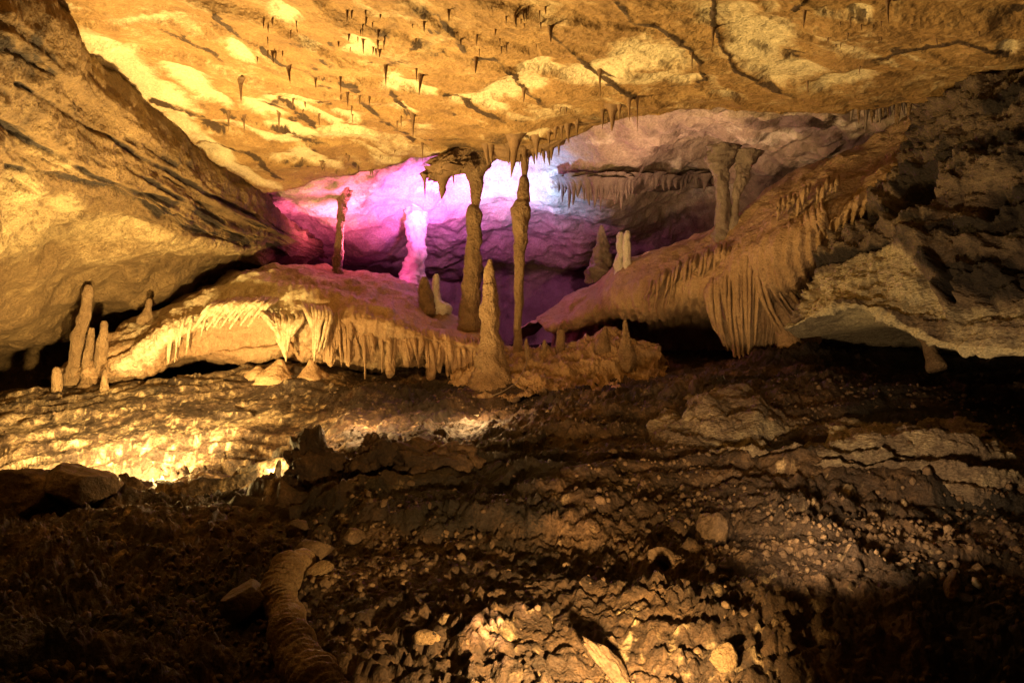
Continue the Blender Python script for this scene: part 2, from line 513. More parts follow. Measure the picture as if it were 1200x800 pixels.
CRACKS = [[(645, 38), (680, 70), (705, 92), (745, 112)],
          [(700, -20), (745, 28), (770, 30), (800, 48), (815, 70), (826, 94)],
          [(832, -20), (837, 35), (848, 55), (862, 80), (890, 98), (930, 112)],
          [(515, 20), (545, 60)], [(556, 70), (580, 68), (600, 90), (618, 110), (640, 125)],
          [(525, 110), (560, 130), (592, 142)],
          [(190, 33), (230, 55), (262, 72)], [(262, 130), (300, 145), (345, 160), (385, 168)],
          [(455, 110), (482, 140)], [(425, 120), (455, 145), (482, 162)], [(180, 120), (235, 138), (262, 150)],
          [(232, 168), (290, 180), (330, 210)], [(1180, 60), (1120, 40), (1060, 55), (1010, 70)], [(930, 12), (945, 0)], [(330, 115), (370, 150)],
          [(250, 20), (330, 75), (420, 105)]]
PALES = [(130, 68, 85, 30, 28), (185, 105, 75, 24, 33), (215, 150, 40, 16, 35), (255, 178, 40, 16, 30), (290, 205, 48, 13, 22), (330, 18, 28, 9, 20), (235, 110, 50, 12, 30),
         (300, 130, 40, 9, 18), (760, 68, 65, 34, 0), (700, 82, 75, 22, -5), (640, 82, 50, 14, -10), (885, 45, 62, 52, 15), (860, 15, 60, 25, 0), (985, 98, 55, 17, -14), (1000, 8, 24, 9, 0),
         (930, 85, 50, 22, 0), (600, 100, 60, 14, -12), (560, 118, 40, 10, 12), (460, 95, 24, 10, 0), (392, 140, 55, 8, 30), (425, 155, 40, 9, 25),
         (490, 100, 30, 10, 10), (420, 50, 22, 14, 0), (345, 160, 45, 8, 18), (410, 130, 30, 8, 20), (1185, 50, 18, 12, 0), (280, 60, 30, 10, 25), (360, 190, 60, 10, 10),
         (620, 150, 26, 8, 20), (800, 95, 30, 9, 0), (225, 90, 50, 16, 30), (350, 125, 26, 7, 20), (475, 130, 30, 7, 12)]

def build_ceiling():
    nu, nv = 860, 330
    u = np.linspace(-1.2, 1.1, nu)
    t = np.linspace(0, 1, nv)
    # depth of the lip for each direction
    ex = np.array([e[0] for e in EDGE], float)
    eyd = np.interp(ex, [250, 500, 640, 740, 880, 1030, 1200, 1400], [9.9, 9.1, 8.6, 8.1, 7.9, 7.6, 6.6, 5.8])
    lipd = np.interp(600 + F * u, ex, eyd)
    Y0 = 2.0
    YY = Y0 * (lipd[None, :] / Y0) ** t[:, None]
    XX = u[None, :] * YY
    Z = rbf_eval(FIT_C, XX, YY)
    g = np.stack([XX, YY, Z], -1)
    px, py = proj(g)
    # strata: thin leaves of bedding dipping to the right, stepped
    s = g[..., 1] * 0.9 - g[..., 0] * 0.55 + fbm(g * 0.9, 4, 0.5, 4) * 0.45
    stp = s * 1.7
    fr = stp - np.floor(stp)
    step = sstep(0.0, 0.16, fr) * (1 - fr) * (0.5 + 0.5 * vnoise(g * 1.5, 33))
    d = fbm(g * 0.7, 3, 0.5, 2) * 0.11 + step * (0.055 + 0.05 * sstep(700, 450, px)) + fbm(g * 3.3, 5, 0.6, 8) * 0.020 + fbm(g * 20, 4, 0.65, 3) * 0.010
    f1, f2 = cells(g * np.array([5.0, 5.0, 5.0]), 2.2)
    d -= sstep(0.10, 0.0, f2 - f1) * 0.006
    px, py = proj(np.stack([XX, YY, Z - d], -1))
    wob = fbm(g * 5, 4, 0.6, 70) * 9
    wob2 = fbm(g * 5, 4, 0.6, 75) * 7
    cr_m = np.zeros(px.shape)
    for c in CRACKS:
        dd = seg_dist(px + wob * 0.5, py + wob2 * 0.5, c)
        cr_m = np.maximum(cr_m, sstep(3.6, 1.0, dd) * (0.55 + 0.55 * sstep(-0.3, 0.3, vnoise(g * 6, 5))))
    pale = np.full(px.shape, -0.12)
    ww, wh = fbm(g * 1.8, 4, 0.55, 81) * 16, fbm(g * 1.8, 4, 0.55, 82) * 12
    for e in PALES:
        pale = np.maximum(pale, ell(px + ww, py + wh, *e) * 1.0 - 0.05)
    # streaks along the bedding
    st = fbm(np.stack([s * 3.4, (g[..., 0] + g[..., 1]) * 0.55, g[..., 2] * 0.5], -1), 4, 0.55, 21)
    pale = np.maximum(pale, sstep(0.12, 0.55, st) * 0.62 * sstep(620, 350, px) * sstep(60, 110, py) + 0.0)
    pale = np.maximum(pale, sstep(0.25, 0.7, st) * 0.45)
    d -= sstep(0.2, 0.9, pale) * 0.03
    pale = pale + fbm(g * np.array([3.5, 2.0, 3.0]), 5, 0.62, 91) * 0.40 + 0.10
    pale -= cr_m * 0.9
    # the lip curls down and up behind
    dirt_shade = cr_m * 0.95 + sstep(0.25, 0.75, fbm(g * 3.2, 4, 0.6, 55)) * 0.45 + sstep(0.15, 0.6, fbm(g * np.array([9., 6., 9.]), 4, 0.65, 57)) * 0.42 * sstep(0.7, 0.2, pale)
    br = sstep(930, 990, px + wob * 2) * sstep(95, 70, py + wob) * 0.35 * sstep(10, 30, py)
    lipm = sstep(0.86, 1.0, np.broadcast_to(t[:, None], px.shape)) * sstep(470, 540, px) * sstep(820, 720, px)
    dirt_shade = np.maximum(dirt_shade, lipm * (0.5 + 0.5 * fbm(g * 4, 3, .6, 99)))
    zz = Z - d - cr_m * 0.012 - br * 0.12 - lipm * 0.05
    g2 = np.stack([XX, YY, zz], -1)
    # back-turned flange
    fl_r = []
    for k in range(1, 14):
        a = k / 13
        q = g2[-1].copy()
        q[:, 1] += 0.12 * math.sin(a * math.pi / 2) + 0.9 * max(0, a - 0.35)
        q[:, 2] += 0.9 * a ** 1.4
        q[:, 0] = u * q[:, 1]
        q += (fbm(q * 3, 3, .5, 6) * 0.06)[:, None]
        fl_r.append(q)
    g3 = np.concatenate([g2, np.array(fl_r)], 0)
    pad = np.zeros((13, nu))
    pale = np.concatenate([pale, pad], 0); dirt_shade = np.concatenate([dirt_shade, pad + 0.3], 0)
    me = np_mesh('cave_ceiling', g3, grid_faces(nv + 13, nu), M_CEIL, attrs={'pale': pale, 'dirt_shade': dirt_shade})
    o = link('cave_ceiling', me)
    tag(o, kind='structure')
    SURF.append(o)
    x = np.linspace(-9, 9, 120); y = np.linspace(-5, 2.3, 60)
    Y2, X2 = np.meshgrid(y, x, indexing='ij')
    Z2 = rbf_eval(FIT_C, X2, Y2) + 0.12
    g = np.stack([X2, Y2, Z2], -1)
    g[..., 2] -= fbm(g * 0.8, 4, .5, 2) * 0.13
    tag(link('ceiling_behind', np_mesh('ceiling_behind', g, grid_faces(60, 120), M_CEIL)), kind='structure')
    # rear wall of the passage
    x = np.linspace(-9, 9, 120); z = np.linspace(-0.8, 5.2, 50)
    Z2, X2 = np.meshgrid(z, x, indexing='ij')
    g = np.stack([X2, -4.6 + 0 * X2, Z2], -1)
    g[..., 1] += fbm(g * 0.6, 4, .5, 2) * 0.5
    tag(link('rear_wall', np_mesh('rear_wall', g, grid_faces(50, 120), M_WALL)), kind='structure')
build_ceiling()

# ------------------------------------------------------------------ alcove vault and back wall
def d_alc(g, px, py, S, T):
    s = g[..., 2] * 3 + g[..., 0] * 0.8 + fbm(g * 0.9, 4, 0.5, 4) * 1.2
    d = fbm(g * 0.7, 4, 0.5, 2) * 0.26 + fbm(g * 3.2, 5, 0.6, 8) * 0.05 + ridged(g * np.array([2.6, 2.6, 0.9]), 4, 0.5, 5) * 0.05
    f1, f2 = cells(g * 2.6, 4.4)
    d += np.clip(f2 - f1, 0, 0.4) * 0.16 * sstep(700, 800, px) * sstep(230, 190, py)
    st = vnoise(np.stack([s * 1.2, g[..., 0] * 0.6, g[..., 1] * 0.6], -1), 13)
    d += st * 0.035
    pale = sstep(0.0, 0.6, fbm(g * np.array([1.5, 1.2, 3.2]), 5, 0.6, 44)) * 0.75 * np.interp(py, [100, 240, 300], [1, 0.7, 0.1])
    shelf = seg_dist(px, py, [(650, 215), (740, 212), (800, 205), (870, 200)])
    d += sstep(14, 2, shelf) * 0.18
    dirt_shade = sstep(0.2, 0.8, fbm(g * 1.3, 4, 0.6, 14)) * 0.5 + 0.35 * sstep(270, 340, py) + sstep(12, 4, shelf) * 0.3  # back wall coloured darker towards the bottom
    dirt_shade += sstep(860, 900, px) * sstep(120, 150, py) * 0.35
    return d, {'pale': pale, 'dirt_shade': dirt_shade}

R = [
 [(230, 150, 9.8), (300, 160, 9.8), (400, 175, 9.6), (480, 150, 9.9), (560, 120, 9.9), (640, 112, 9.8), (720, 92, 9.4), (800, 88, 8.3), (900, 86, 8.0), (1000, 86, 7.7), (1120, 80, 7.2), (1260, 60, 6.4)],
 [(230, 210, 10.1), (300, 210, 10.2), (400, 205, 10.4), (480, 195, 11.0), (560, 175, 11.5), (640, 172, 11.4), (720, 150, 10.6), (800, 128, 9.4), (900, 120, 8.8), (1000, 118, 8.4), (1120, 100, 8.0), (1260, 80, 7.4)],
 [(230, 250, 10.8), (300, 245, 11.1), (400, 232, 11.8), (480, 225, 12.4), (560, 215, 12.9), (640, 212, 12.9), (720, 195, 12.2), (800, 175, 11.2), (900, 160, 10.2), (1000, 150, 9.3), (1120, 130, 8.8), (1260, 110, 8.4)],
 [(230, 280, 11.4), (300, 275, 12.0), (400, 262, 13.2), (480, 258, 13.9), (560, 250, 14.4), (640, 245, 14.4), (720, 235, 13.9), (800, 215, 12.8), (900, 195, 11.2), (1000, 175, 10.0), (1120, 160, 9.4), (1260, 150, 9.2)],
 [(230, 310, 12.0), (300, 300, 13.0), (400, 290, 14.2), (480, 290, 15.0), (560, 285, 15.5), (640, 285, 15.5), (720, 275, 15.0), (800, 260, 13.6), (900, 235, 11.8), (1000, 205, 10.6), (1120, 200, 10.0), (1260, 200, 10.0)],
 [(230, 340, 12.2), (300, 330, 13.4), (400, 325, 14.5), (480, 330, 15.4), (560, 330, 16.0), (640, 330, 16.0), (720, 320, 15.4), (800, 305, 14.0), (900, 290, 12.2), (1000, 260, 11.0), (1120, 260, 10.6), (1260, 260, 10.6)],
 [(230, 470, 12.5), (300, 470, 13.6), (400, 450, 14.7), (480, 450, 15.4), (560, 450, 16.0), (640, 450, 16.0), (720, 450, 15.4), (800, 450, 14.0), (900, 450, 12.2), (1000, 450, 11.2), (1120, 450, 10.8), (1260, 450, 10.8)],
]
ADJ = {1: (8, -0.25), 2: (22, -0.8), 3: (20, -1.0), 4: (16, -0.9)}
R = [[(x, y + ADJ.get(i, (0, 0))[0] * (350 < x < 760), Y + ADJ.get(i, (0, 0))[1] * (350 < x < 760)) for x, y, Y in r] for i, r in enumerate(R)]
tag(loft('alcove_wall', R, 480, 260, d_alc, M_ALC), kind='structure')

# ------------------------------------------------------------------ left wall
def d_left(g, px, py, S, T):
    s = S * 5
    lay = vnoise(np.stack([T * 26 + fbm(g * 0.9, 3, .5, 3) * 0.8, S * 4, T * 0], -1), 3)
    lay2 = vnoise(np.stack([T * 70 + fbm(g * 1.6, 3, .5, 3) * 1.6, S * 9, T * 0], -1), 9)
    up = sstep(0.47, 0.40, T)
    d = fbm(g * 0.8, 4, 0.5, 2) * 0.12
    d += up * (lay * 0.045 + lay2 * 0.018 + fbm(g * 7, 5, 0.65, 8) * 0.036)
    d += (1 - up) * (fbm(g * 1.7, 4, 0.5, 18) * 0.12 + fbm(g * 9, 3, .5, 8) * 0.012)
    f1, f2 = cells(g * 6.5 + fbm(g * 3, 2, .5, 3)[..., None] * 0.4, 4.4)
    block = sstep(0.56, 0.50, T) * sstep(0.40, 0.44, T) * sstep(190, 230, py + 0 * px)
    d += block * np.clip(f2 - f1, 0, 0.3) * 0.09
    pits = cells(g * np.array([3.0, 3.0, 4.5]), 8.4)[0]
    pm = sstep(0.34, 0.55, fbm(np.stack([T * 30, S * 10, T * 0 + 3.3], -1), 4, .65, 88)) * up * sstep(0.1, 0.2, T)
    d -= pm * 0.025
    wob = fbm(g * 2, 3, .5, 7) * 8
    ck = np.zeros(px.shape)
    for c, wd in (([(-100, 90), (0, 145), (60, 180), (110, 208), (165, 228), (225, 245), (290, 285), (340, 300)], 4.0),
                  ([(0, 190), (60, 205), (130, 222), (200, 255), (280, 280)], 3.0),
                  ([(0, 90), (70, 128), (140, 168), (220, 215), (300, 255)], 2.4), ([(150, 195), (200, 228), (260, 258)], 2.5),
                  ([(0, 282), (20, 278), (28, 268)], 2.0)):
        dd = seg_dist(px + wob * .5, py + wob * .6, c)
        m = sstep(wd * 1.5, wd * 0.4, dd) * (0.5 + 0.5 * sstep(-0.5, 0.2, vnoise(g * 3, 15)))
        ck = np.maximum(ck, m)
    d -= ck * 0.035
    # vertical dark streaks where water ran over the bulge
    pale = (1 - up) * (0.28 + fbm(g * 1.4, 4, 0.6, 50) * 0.5) * sstep(420, 250, py) + up * (fbm(g * 3.0, 5, .65, 51) * 0.7 - 0.2)
    pale = np.maximum(pale, ell(px, py, 20, 215, 40, 30) * 0.8)
    pale = np.maximum(pale, ell(px, py, 75, 232, 30, 20) * 0.7)
    pale += block * 0.25
    pale += ell(px, py, 60, 185, 90, 14, 25) * 0.4 * (py > 150)
    dirt_shade = ck * 0.6 + pm * 0.35 + up * (0.12 + sstep(0.1, 0.9, fbm(g * 2.6, 4, .6, 52) + 0.2) * 0.4)
    dirt_shade += sstep(0.62, 0.8, T) * 0.15  # undercut coloured a little darker
    return d, {'pale': pale, 'dirt_shade': dirt_shade}

Lr = [
 [(-700, -700, 2.6), (-350, -250, 3.6), (-60, -90, 4.9), (40, -15, 5.7), (120, 70, 6.8), (190, 130, 8.0), (270, 195, 9.3), (335, 255, 10.8), (380, 285, 13.0)],
 [(-700, -600, 2.4), (-350, -200, 3.3), (-60, -40, 4.5), (55, 25, 5.2), (128, 100, 6.2), (198, 164, 7.5), (275, 222, 8.9), (345, 272, 10.6), (385, 292, 13.0)],
 [(-700, -400, 2.2), (-350, -60, 3.1), (-60, 40, 4.3), (30, 75, 5.1), (110, 140, 6.1), (190, 195, 7.4), (268, 245, 8.8), (340, 280, 10.5), (385, 296, 13.0)],
 [(-700, -200, 2.1), (-350, 60, 3.1), (-60, 110, 4.4), (10, 145, 5.2), (100, 198, 6.2), (185, 234, 7.5), (262, 266, 8.9), (335, 290, 10.6), (385, 300, 13.0)],
 [(-700, 0, 2.2), (-350, 150, 3.3), (-60, 170, 4.6), (10, 195, 5.5), (90, 225, 6.5), (175, 250, 7.7), (255, 276, 9.0), (325, 295, 10.7), (385, 303, 13.2)],
 [(-700, 250, 2.3), (-350, 260, 3.4), (-60, 265, 5.0), (20, 270, 6.2), (100, 272, 7.4), (180, 280, 8.3), (250, 290, 9.1), (305, 298, 10.6), (385, 306, 13.4)],
 [(-700, 450, 2.6), (-350, 370, 3.8), (-60, 340, 6.2), (20, 335, 7.5), (100, 330, 8.6), (170, 320, 9.2), (235, 312, 9.8), (290, 306, 10.8), (385, 309, 13.6)],
 [(-700, 600, 3.0), (-350, 440, 4.3), (-60, 405, 7.4), (10, 400, 8.6), (70, 388, 9.4), (130, 365, 9.8), (205, 338, 9.7), (275, 315, 11.0), (385, 312, 13.8)],
 [(-700, 560, 4.0), (-350, 430, 5.5), (-60, 412, 8.4), (10, 408, 9.5), (60, 398, 10.2), (120, 378, 10.6), (200, 350, 10.7), (270, 325, 11.8), (385, 318, 14.0)],
 [(-700, 520, 6.0), (-350, 430, 7.5), (-60, 425, 9.0), (10, 425, 10.5), (60, 420, 11.0), (120, 410, 11.5), (200, 390, 12.2), (270, 370, 13.0), (385, 350, 14.4)],
 [(-700, 720, 6.0), (-350, 570, 7.5), (-60, 520, 9.2), (10, 500, 10.7), (60, 500, 11.2), (120, 490, 11.7), (200, 480, 12.4), (270, 470, 13.2), (385, 440, 14.6)],
]
tag(loft('left_wall', Lr, 480, 350, d_left, M_WALL), kind='structure')

# ------------------------------------------------------------------ right wall with its overhanging lip
LIPL = [(921, 383), (935, 377), (955, 366), (975, 360), (1000, 357), (1030, 366), (1060, 383), (1095, 400), (1130, 410), (1200, 413), (1300, 416)]
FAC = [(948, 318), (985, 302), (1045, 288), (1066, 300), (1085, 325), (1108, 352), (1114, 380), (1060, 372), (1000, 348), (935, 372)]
def poly_mask(px, py, poly, soft=3):
    inside = np.zeros(px.shape, bool)
    n = len(poly)
    for i in range(n):
        (x1, y1), (x2, y2) = poly[i], poly[(i + 1) % n]
        if y1 == y2: continue
        c = ((y1 > py) != (y2 > py)) & (px < (x2 - x1) * (py - y1) / (y2 - y1) + x1)
        inside ^= c
    d = seg_dist(px, py, poly + [poly[0]])
    return np.where(inside, 0.5 + 0.5 * sstep(0, soft, d), 0.5 - 0.5 * sstep(0, soft, d))

def d_right(g, px, py, S, T):
    vis = sstep(0.70, 0.66, T)
    s = g[..., 2] * 1.0 + g[..., 0] * 0.06 + fbm(g * 0.8, 3, .5, 3) * 0.10
    lay = vnoise(np.stack([s * 9, g[..., 0] * 0.9, g[..., 1] * 0.9], -1), 3)
    lay2 = ridged(np.stack([s * 17, g[..., 0] * 3, g[..., 1] * 3], -1), 3, .5, 9)
    wob = fbm(g * 4, 3, .5, 7) * 6
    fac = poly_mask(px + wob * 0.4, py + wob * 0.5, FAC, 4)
    lower = sstep(345, 375, py) * sstep(1090, 1130, px)
    lz = sstep(4, 34, seg_dist(px, py, LIPL))
    rough = vis * (1 - fac) * (1 - 0.5 * lower) * (0.30 + 0.70 * lz)
    d = fbm(g * 0.9, 3, 0.5, 2) * 0.08 * (0.3 + 0.7 * lz)
    d += rough * (lay * 0.08 + lay2 * 0.06 + fbm(g * 6, 5, .65, 8) * 0.07)
    f1, f2 = cells(g * np.array([6., 6., 11.]), 5.4)
    d += rough * np.clip(f2 - f1, 0, .4) * 0.13
    d += fac * (fbm(g * 5, 4, .55, 12) * 0.022) - fac * 0.02
    # ridge framing the facet
    rd = seg_dist(px + wob, py, [(1030, 235), (1050, 262), (1085, 300), (1108, 335), (1118, 372)])
    d += sstep(12, 1, rd) * 0.10
    cav = ell(px + wob, py + wob, 1010, 252, 30, 13, -20) + ell(px + wob, py + wob, 1075, 225, 42, 16, -40) + ell(px + wob, py, 1170, 245, 16, 26, 15) + ell(px + wob, py + wob, 1122, 340, 9, 22, 0) + ell(px, py, 1100, 275, 12, 10, 0) * 0
    cav = np.clip(cav, 0, 1)
    d -= cav * 0.30 * vis
    ck = sstep(3.5, 1, seg_dist(px, py + wob * .3, [(950, 312), (985, 300), (1040, 286)])) * vis
    d -= ck * 0.07
    lp = seg_dist(px, py, LIPL)
    rim = sstep(4.5, 1.5, lp)
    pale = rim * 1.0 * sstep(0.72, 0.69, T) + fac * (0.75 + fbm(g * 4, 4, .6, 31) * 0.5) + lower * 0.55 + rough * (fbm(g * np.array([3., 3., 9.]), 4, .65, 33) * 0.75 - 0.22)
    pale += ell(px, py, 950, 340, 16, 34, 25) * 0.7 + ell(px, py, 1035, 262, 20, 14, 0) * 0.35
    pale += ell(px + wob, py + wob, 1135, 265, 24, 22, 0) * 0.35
    dirt_shade = cav * 0.9 * vis + ck * 0.8 + rough * (0.22 + sstep(0.0, 0.8, fbm(g * np.array([1.6, 1.6, 5.]), 4, .6, 41) + 0.25) * 0.55) - lower * 0.4
    under = 1 - vis
    pale = np.where(under > 0.5, 0.62 + 0.0 * pale, pale)
    d += fbm(g * 11, 4, .65, 61) * 0.035 * vis + (1 - lz) * fbm(g * 5, 4, .6, 63) * 0.03
    return d * np.where(T > 0.66, 0.3, 1), {'pale': pale, 'dirt_shade': dirt_shade}

Rr = [
 [(1085, 175, 9.0), (1105, 130, 8.4), (1125, 100, 8.0), (1150, 75, 7.6), (1185, 72, 7.2), (1230, 70, 6.9), (1290, 70, 6.6), (1380, 60, 6.2), (1550, 30, 5.6), (1900, -60, 4.0)],
 [(1075, 160, 8.0), (1095, 122, 7.7), (1115, 92, 7.3), (1143, 67, 6.9), (1178, 68, 6.5), (1220, 66, 6.2), (1290, 66, 5.9), (1380, 50, 5.4), (1550, 20, 4.8), (1900, -80, 3.4)],
 [(1062, 185, 7.4), (1080, 150, 7.2), (1105, 125, 6.8), (1135, 105, 6.4), (1170, 108, 6.0), (1215, 110, 5.7), (1280, 110, 5.3), (1380, 105, 4.8), (1550, 90, 4.1), (1900, 30, 3.0)],
 [(1040, 215, 7.0), (1060, 200, 6.8), (1085, 185, 6.5), (1115, 178, 6.1), (1150, 178, 5.8), (1200, 180, 5.4), (1270, 185, 5.0), (1380, 190, 4.4), (1550, 190, 3.7), (1900, 180, 2.7)],
 [(1000, 255, 6.9), (1025, 248, 6.6), (1055, 240, 6.3), (1090, 240, 5.9), (1130, 245, 5.6), (1190, 250, 5.2), (1265, 260, 4.8), (1380, 280, 4.1), (1550, 300, 3.4), (1900, 340, 2.5)],
 [(955, 310, 6.6), (985, 300, 6.35), (1030, 290, 6.1), (1070, 300, 5.7), (1115, 310, 5.4), (1180, 315, 5.0), (1260, 325, 4.6), (1380, 350, 3.9), (1550, 380, 3.2), (1900, 460, 2.4)],
 [(935, 358, 6.3), (965, 340, 6.05), (1010, 335, 5.8), (1055, 350, 5.5), (1100, 368, 5.25), (1170, 375, 4.8), (1255, 380, 4.4), (1380, 400, 3.7), (1550, 430, 3.1), (1900, 520, 2.3)],
 [(921, 384, 6.1), (955, 366, 5.85), (1000, 357, 5.6), (1050, 377, 5.35), (1098, 401, 5.1), (1165, 412, 4.7), (1250, 414, 4.3), (1380, 430, 3.6), (1550, 460, 3.0), (1900, 560, 2.3)],
 [(924, 388, 6.15), (957, 374, 6.0), (1001, 366, 5.85), (1050, 382, 5.6), (1098, 404, 5.3), (1165, 414, 4.9), (1250, 416, 4.5), (1380, 432, 3.8), (1550, 465, 3.2), (1900, 570, 2.4)],
 [(938, 396, 6.6), (965, 394, 6.6), (1005, 390, 6.6), (1054, 384, 6.5), (1098, 400, 6.0), (1165, 408, 5.6), (1250, 410, 5.2), (1380, 420, 4.5), (1550, 450, 3.8), (1900, 560, 3.0)],
 [(960, 385, 8.0), (985, 380, 8.0), (1020, 378, 8.0), (1060, 378, 8.0), (1105, 380, 7.8), (1165, 380, 7.6), (1250, 380, 7.4), (1380, 380, 7.0), (1550, 400, 6.0), (1900, 480, 5.0)],
 [(970, 470, 9.6), (995, 470, 9.6), (1030, 470, 9.6), (1070, 470, 9.5), (1115, 470, 9.2), (1170, 470, 9), (1250, 480, 8.6), (1380, 490, 8.0), (1550, 500, 7.0), (1900, 600, 6.0)],
]
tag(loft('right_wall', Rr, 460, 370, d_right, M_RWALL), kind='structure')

bpy.context.view_layer.update()
EYE = Vector((0, 0, CZ))
def hit(px, py, only=None):
    d = (P(px, py, 1.0) - EYE).normalized()
    best = None
    for o in SURF:
        if only and o.name not in only: continue
        mw = o.matrix_world
        mi = mw.inverted()
        ok, loc, nrm, _ = o.ray_cast(mi @ EYE, d)
        if ok:
            loc = mw @ loc
            k = (loc - EYE).length
            if best is None or k < best[0]:
                best = (k, loc, nrm)
    return best

# ------------------------------------------------------------------ tube/lathe with knobs
def tube_mesh(name, pts, mat, seg=24, step=0.03, knob=0.10, ribs=0.0, seed=0.0, flat=1.0, cap=True, freq=9.0, pale=0.0):
    """pts: list of (Vector centre, radius)"""
    c = np.array([[*p, r] for p, r in pts], float)
    ln = np.linalg.norm(np.diff(c[:, :3], axis=0), axis=1).sum()
    n = max(8, int(ln / step))
    c = cr(c, n)
    c[:, 3] = np.maximum(c[:, 3], 0.001)
    tan = np.gradient(c[:, :3], axis=0)
    tan /= np.linalg.norm(tan, axis=1, keepdims=True) + 1e-9
    ref = np.array([0, 1, 0.0]) if abs(tan[:, 2]).mean() > 0.6 else np.array([0, 0, 1.0])
    sw = np.stack([vnoise(c[:, :3] * 7, seed + 11), vnoise(c[:, :3] * 7, seed + 12), np.zeros(n)], -1)
    if n > 12: c[:, :3] += sw * c[:, 3:4] * min(0.4, knob * 1.0)
    a = np.cross(tan, ref); a /= np.linalg.norm(a, axis=1, keepdims=True) + 1e-9
    b = np.cross(a, tan)
    th = np.linspace(0, 2 * math.pi, seg, endpoint=False)
    dirs = a[:, None, :] * np.cos(th)[None, :, None] + b[:, None, :] * (np.sin(th) * flat)[None, :, None]
    base = c[:, None, :3] + dirs * c[:, None, 3:4]
    s = np.linspace(0, ln, n)[:, None]
    d = fbm(base * freq, 4, 0.6, seed) * knob + vnoise(base * np.array([2.5, 2.5, 5.0]), seed + 5) * knob * 1.0
    d = d + fbm(base * np.array([30., 30., 14.]), 3, 0.6, seed + 8) * knob * 0.9 + ridged(base * np.array([14., 14., 3.]), 2, .5, seed + 3) * knob * 0.6
    if ribs:
        d = d + np.sin(s * ribs + 2.6 * vnoise(base * 5, seed + 2)) * 0.10
    g = base + dirs * (d * np.maximum(c[:, 3], 0.02)[:, None])[..., None]
    top = c[0, :3][None]; bot = c[-1, :3][None]
    q = grid_faces(n, seg, True)
    co = np.concatenate([g.reshape(-1, 3)], 0)
    me = np_mesh(name, co, q, mat, attrs={'pale': np.full(len(co), pale)} if pale else None)
    if cap:
        bm = bmesh.new(); bm.from_mesh(me)
        bm.verts.ensure_lookup_table()
        for r0 in (0, (n - 1) * seg):
            try: bm.faces.new([bm.verts[r0 + k] for k in range(seg)])
            except Exception: pass
        bmesh.ops.recalc_face_normals(bm, faces=bm.faces)
        bm.to_mesh(me); bm.free()
        me.polygons.foreach_set('use_smooth', np.ones(len(me.polygons), bool))
    return me

def prof(lst, Y, dY=None):
    """lst of (px, py, halfwidth px) at depth Y"""
    out = []
    for i, (x, y, h) in enumerate(lst):
        yy = Y if dY is None else Y + dY * i / (len(lst) - 1)
        out.append((P(x, y, yy), h / F * yy))
    return out

def ridge_fan(root, name, starts, mat, seg=7, step=0.035, knob=0.12, flat=1.5, pale=0.0):
    """each fold of a drapery is its own part"""
    for k, pts in enumerate(starts):
        me = tube_mesh(name, pts, mat, seg=seg, step=step, knob=knob, seed=k * 3.1, flat=flat, cap=False, pale=pale)
        child(name, me, root)

# ------------------------------------------------------------------ left flowstone dome
def d_dome(g, px, py, S, T):
    ang = S * 150
    ribs = np.sin(ang * 1.3 + 2.5 * fbm(g * 2, 3, .5, 4)) * 0.5 + np.sin(ang * 2.9 + fbm(g * 3, 3, .5, 5)) * 0.3
    m = sstep(0.22, 0.42, T) * sstep(0.86, 0.70, T)
    m = m * (px > 120) * (1 - 0.0 * px)
    d = fbm(g * 1.3, 4, .5, 6) * 0.12 + m * ribs * 0.012 + fbm(g * 8, 5, .62, 9) * 0.030
    steps = vnoise(np.stack([T * 32 + fbm(g * 1.5, 3, .5, 3) * 1.5, S * 7, T * 0], -1), 3)
    d += steps * 0.035 * sstep(0.6, 0.4, T)
    rec = sstep(175, 215, px) * sstep(348, 330, px) * sstep(0, 16, py - np.interp(px, [170, 200, 240, 300, 345], [405, 392, 378, 366, 380]))
    rec *= sstep(0.85, 0.7, T)
    d -= rec * 0.22
    d -= rec * 0
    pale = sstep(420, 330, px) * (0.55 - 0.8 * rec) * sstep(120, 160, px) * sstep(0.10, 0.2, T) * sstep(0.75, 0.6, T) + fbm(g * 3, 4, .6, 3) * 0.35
    pale += ell(px, py, 325, 352, 22, 8, 12) * 0.9 + ell(px, py, 285, 338, 45, 7, -10) * 0.5  # well-lit top of the dome, light painted in as paler stone
    dirt_shade = sstep(0.72, 0.86, T) * 0.5 + sstep(0.2, 0.05, T) * 0.25 + sstep(0.3, 0.8, fbm(g * 2, 3, .5, 29)) * 0.3  # shade below the dome lip painted into the colour, besides random dirt
    return d, {'pale': pale, 'dirt_shade': dirt_shade}

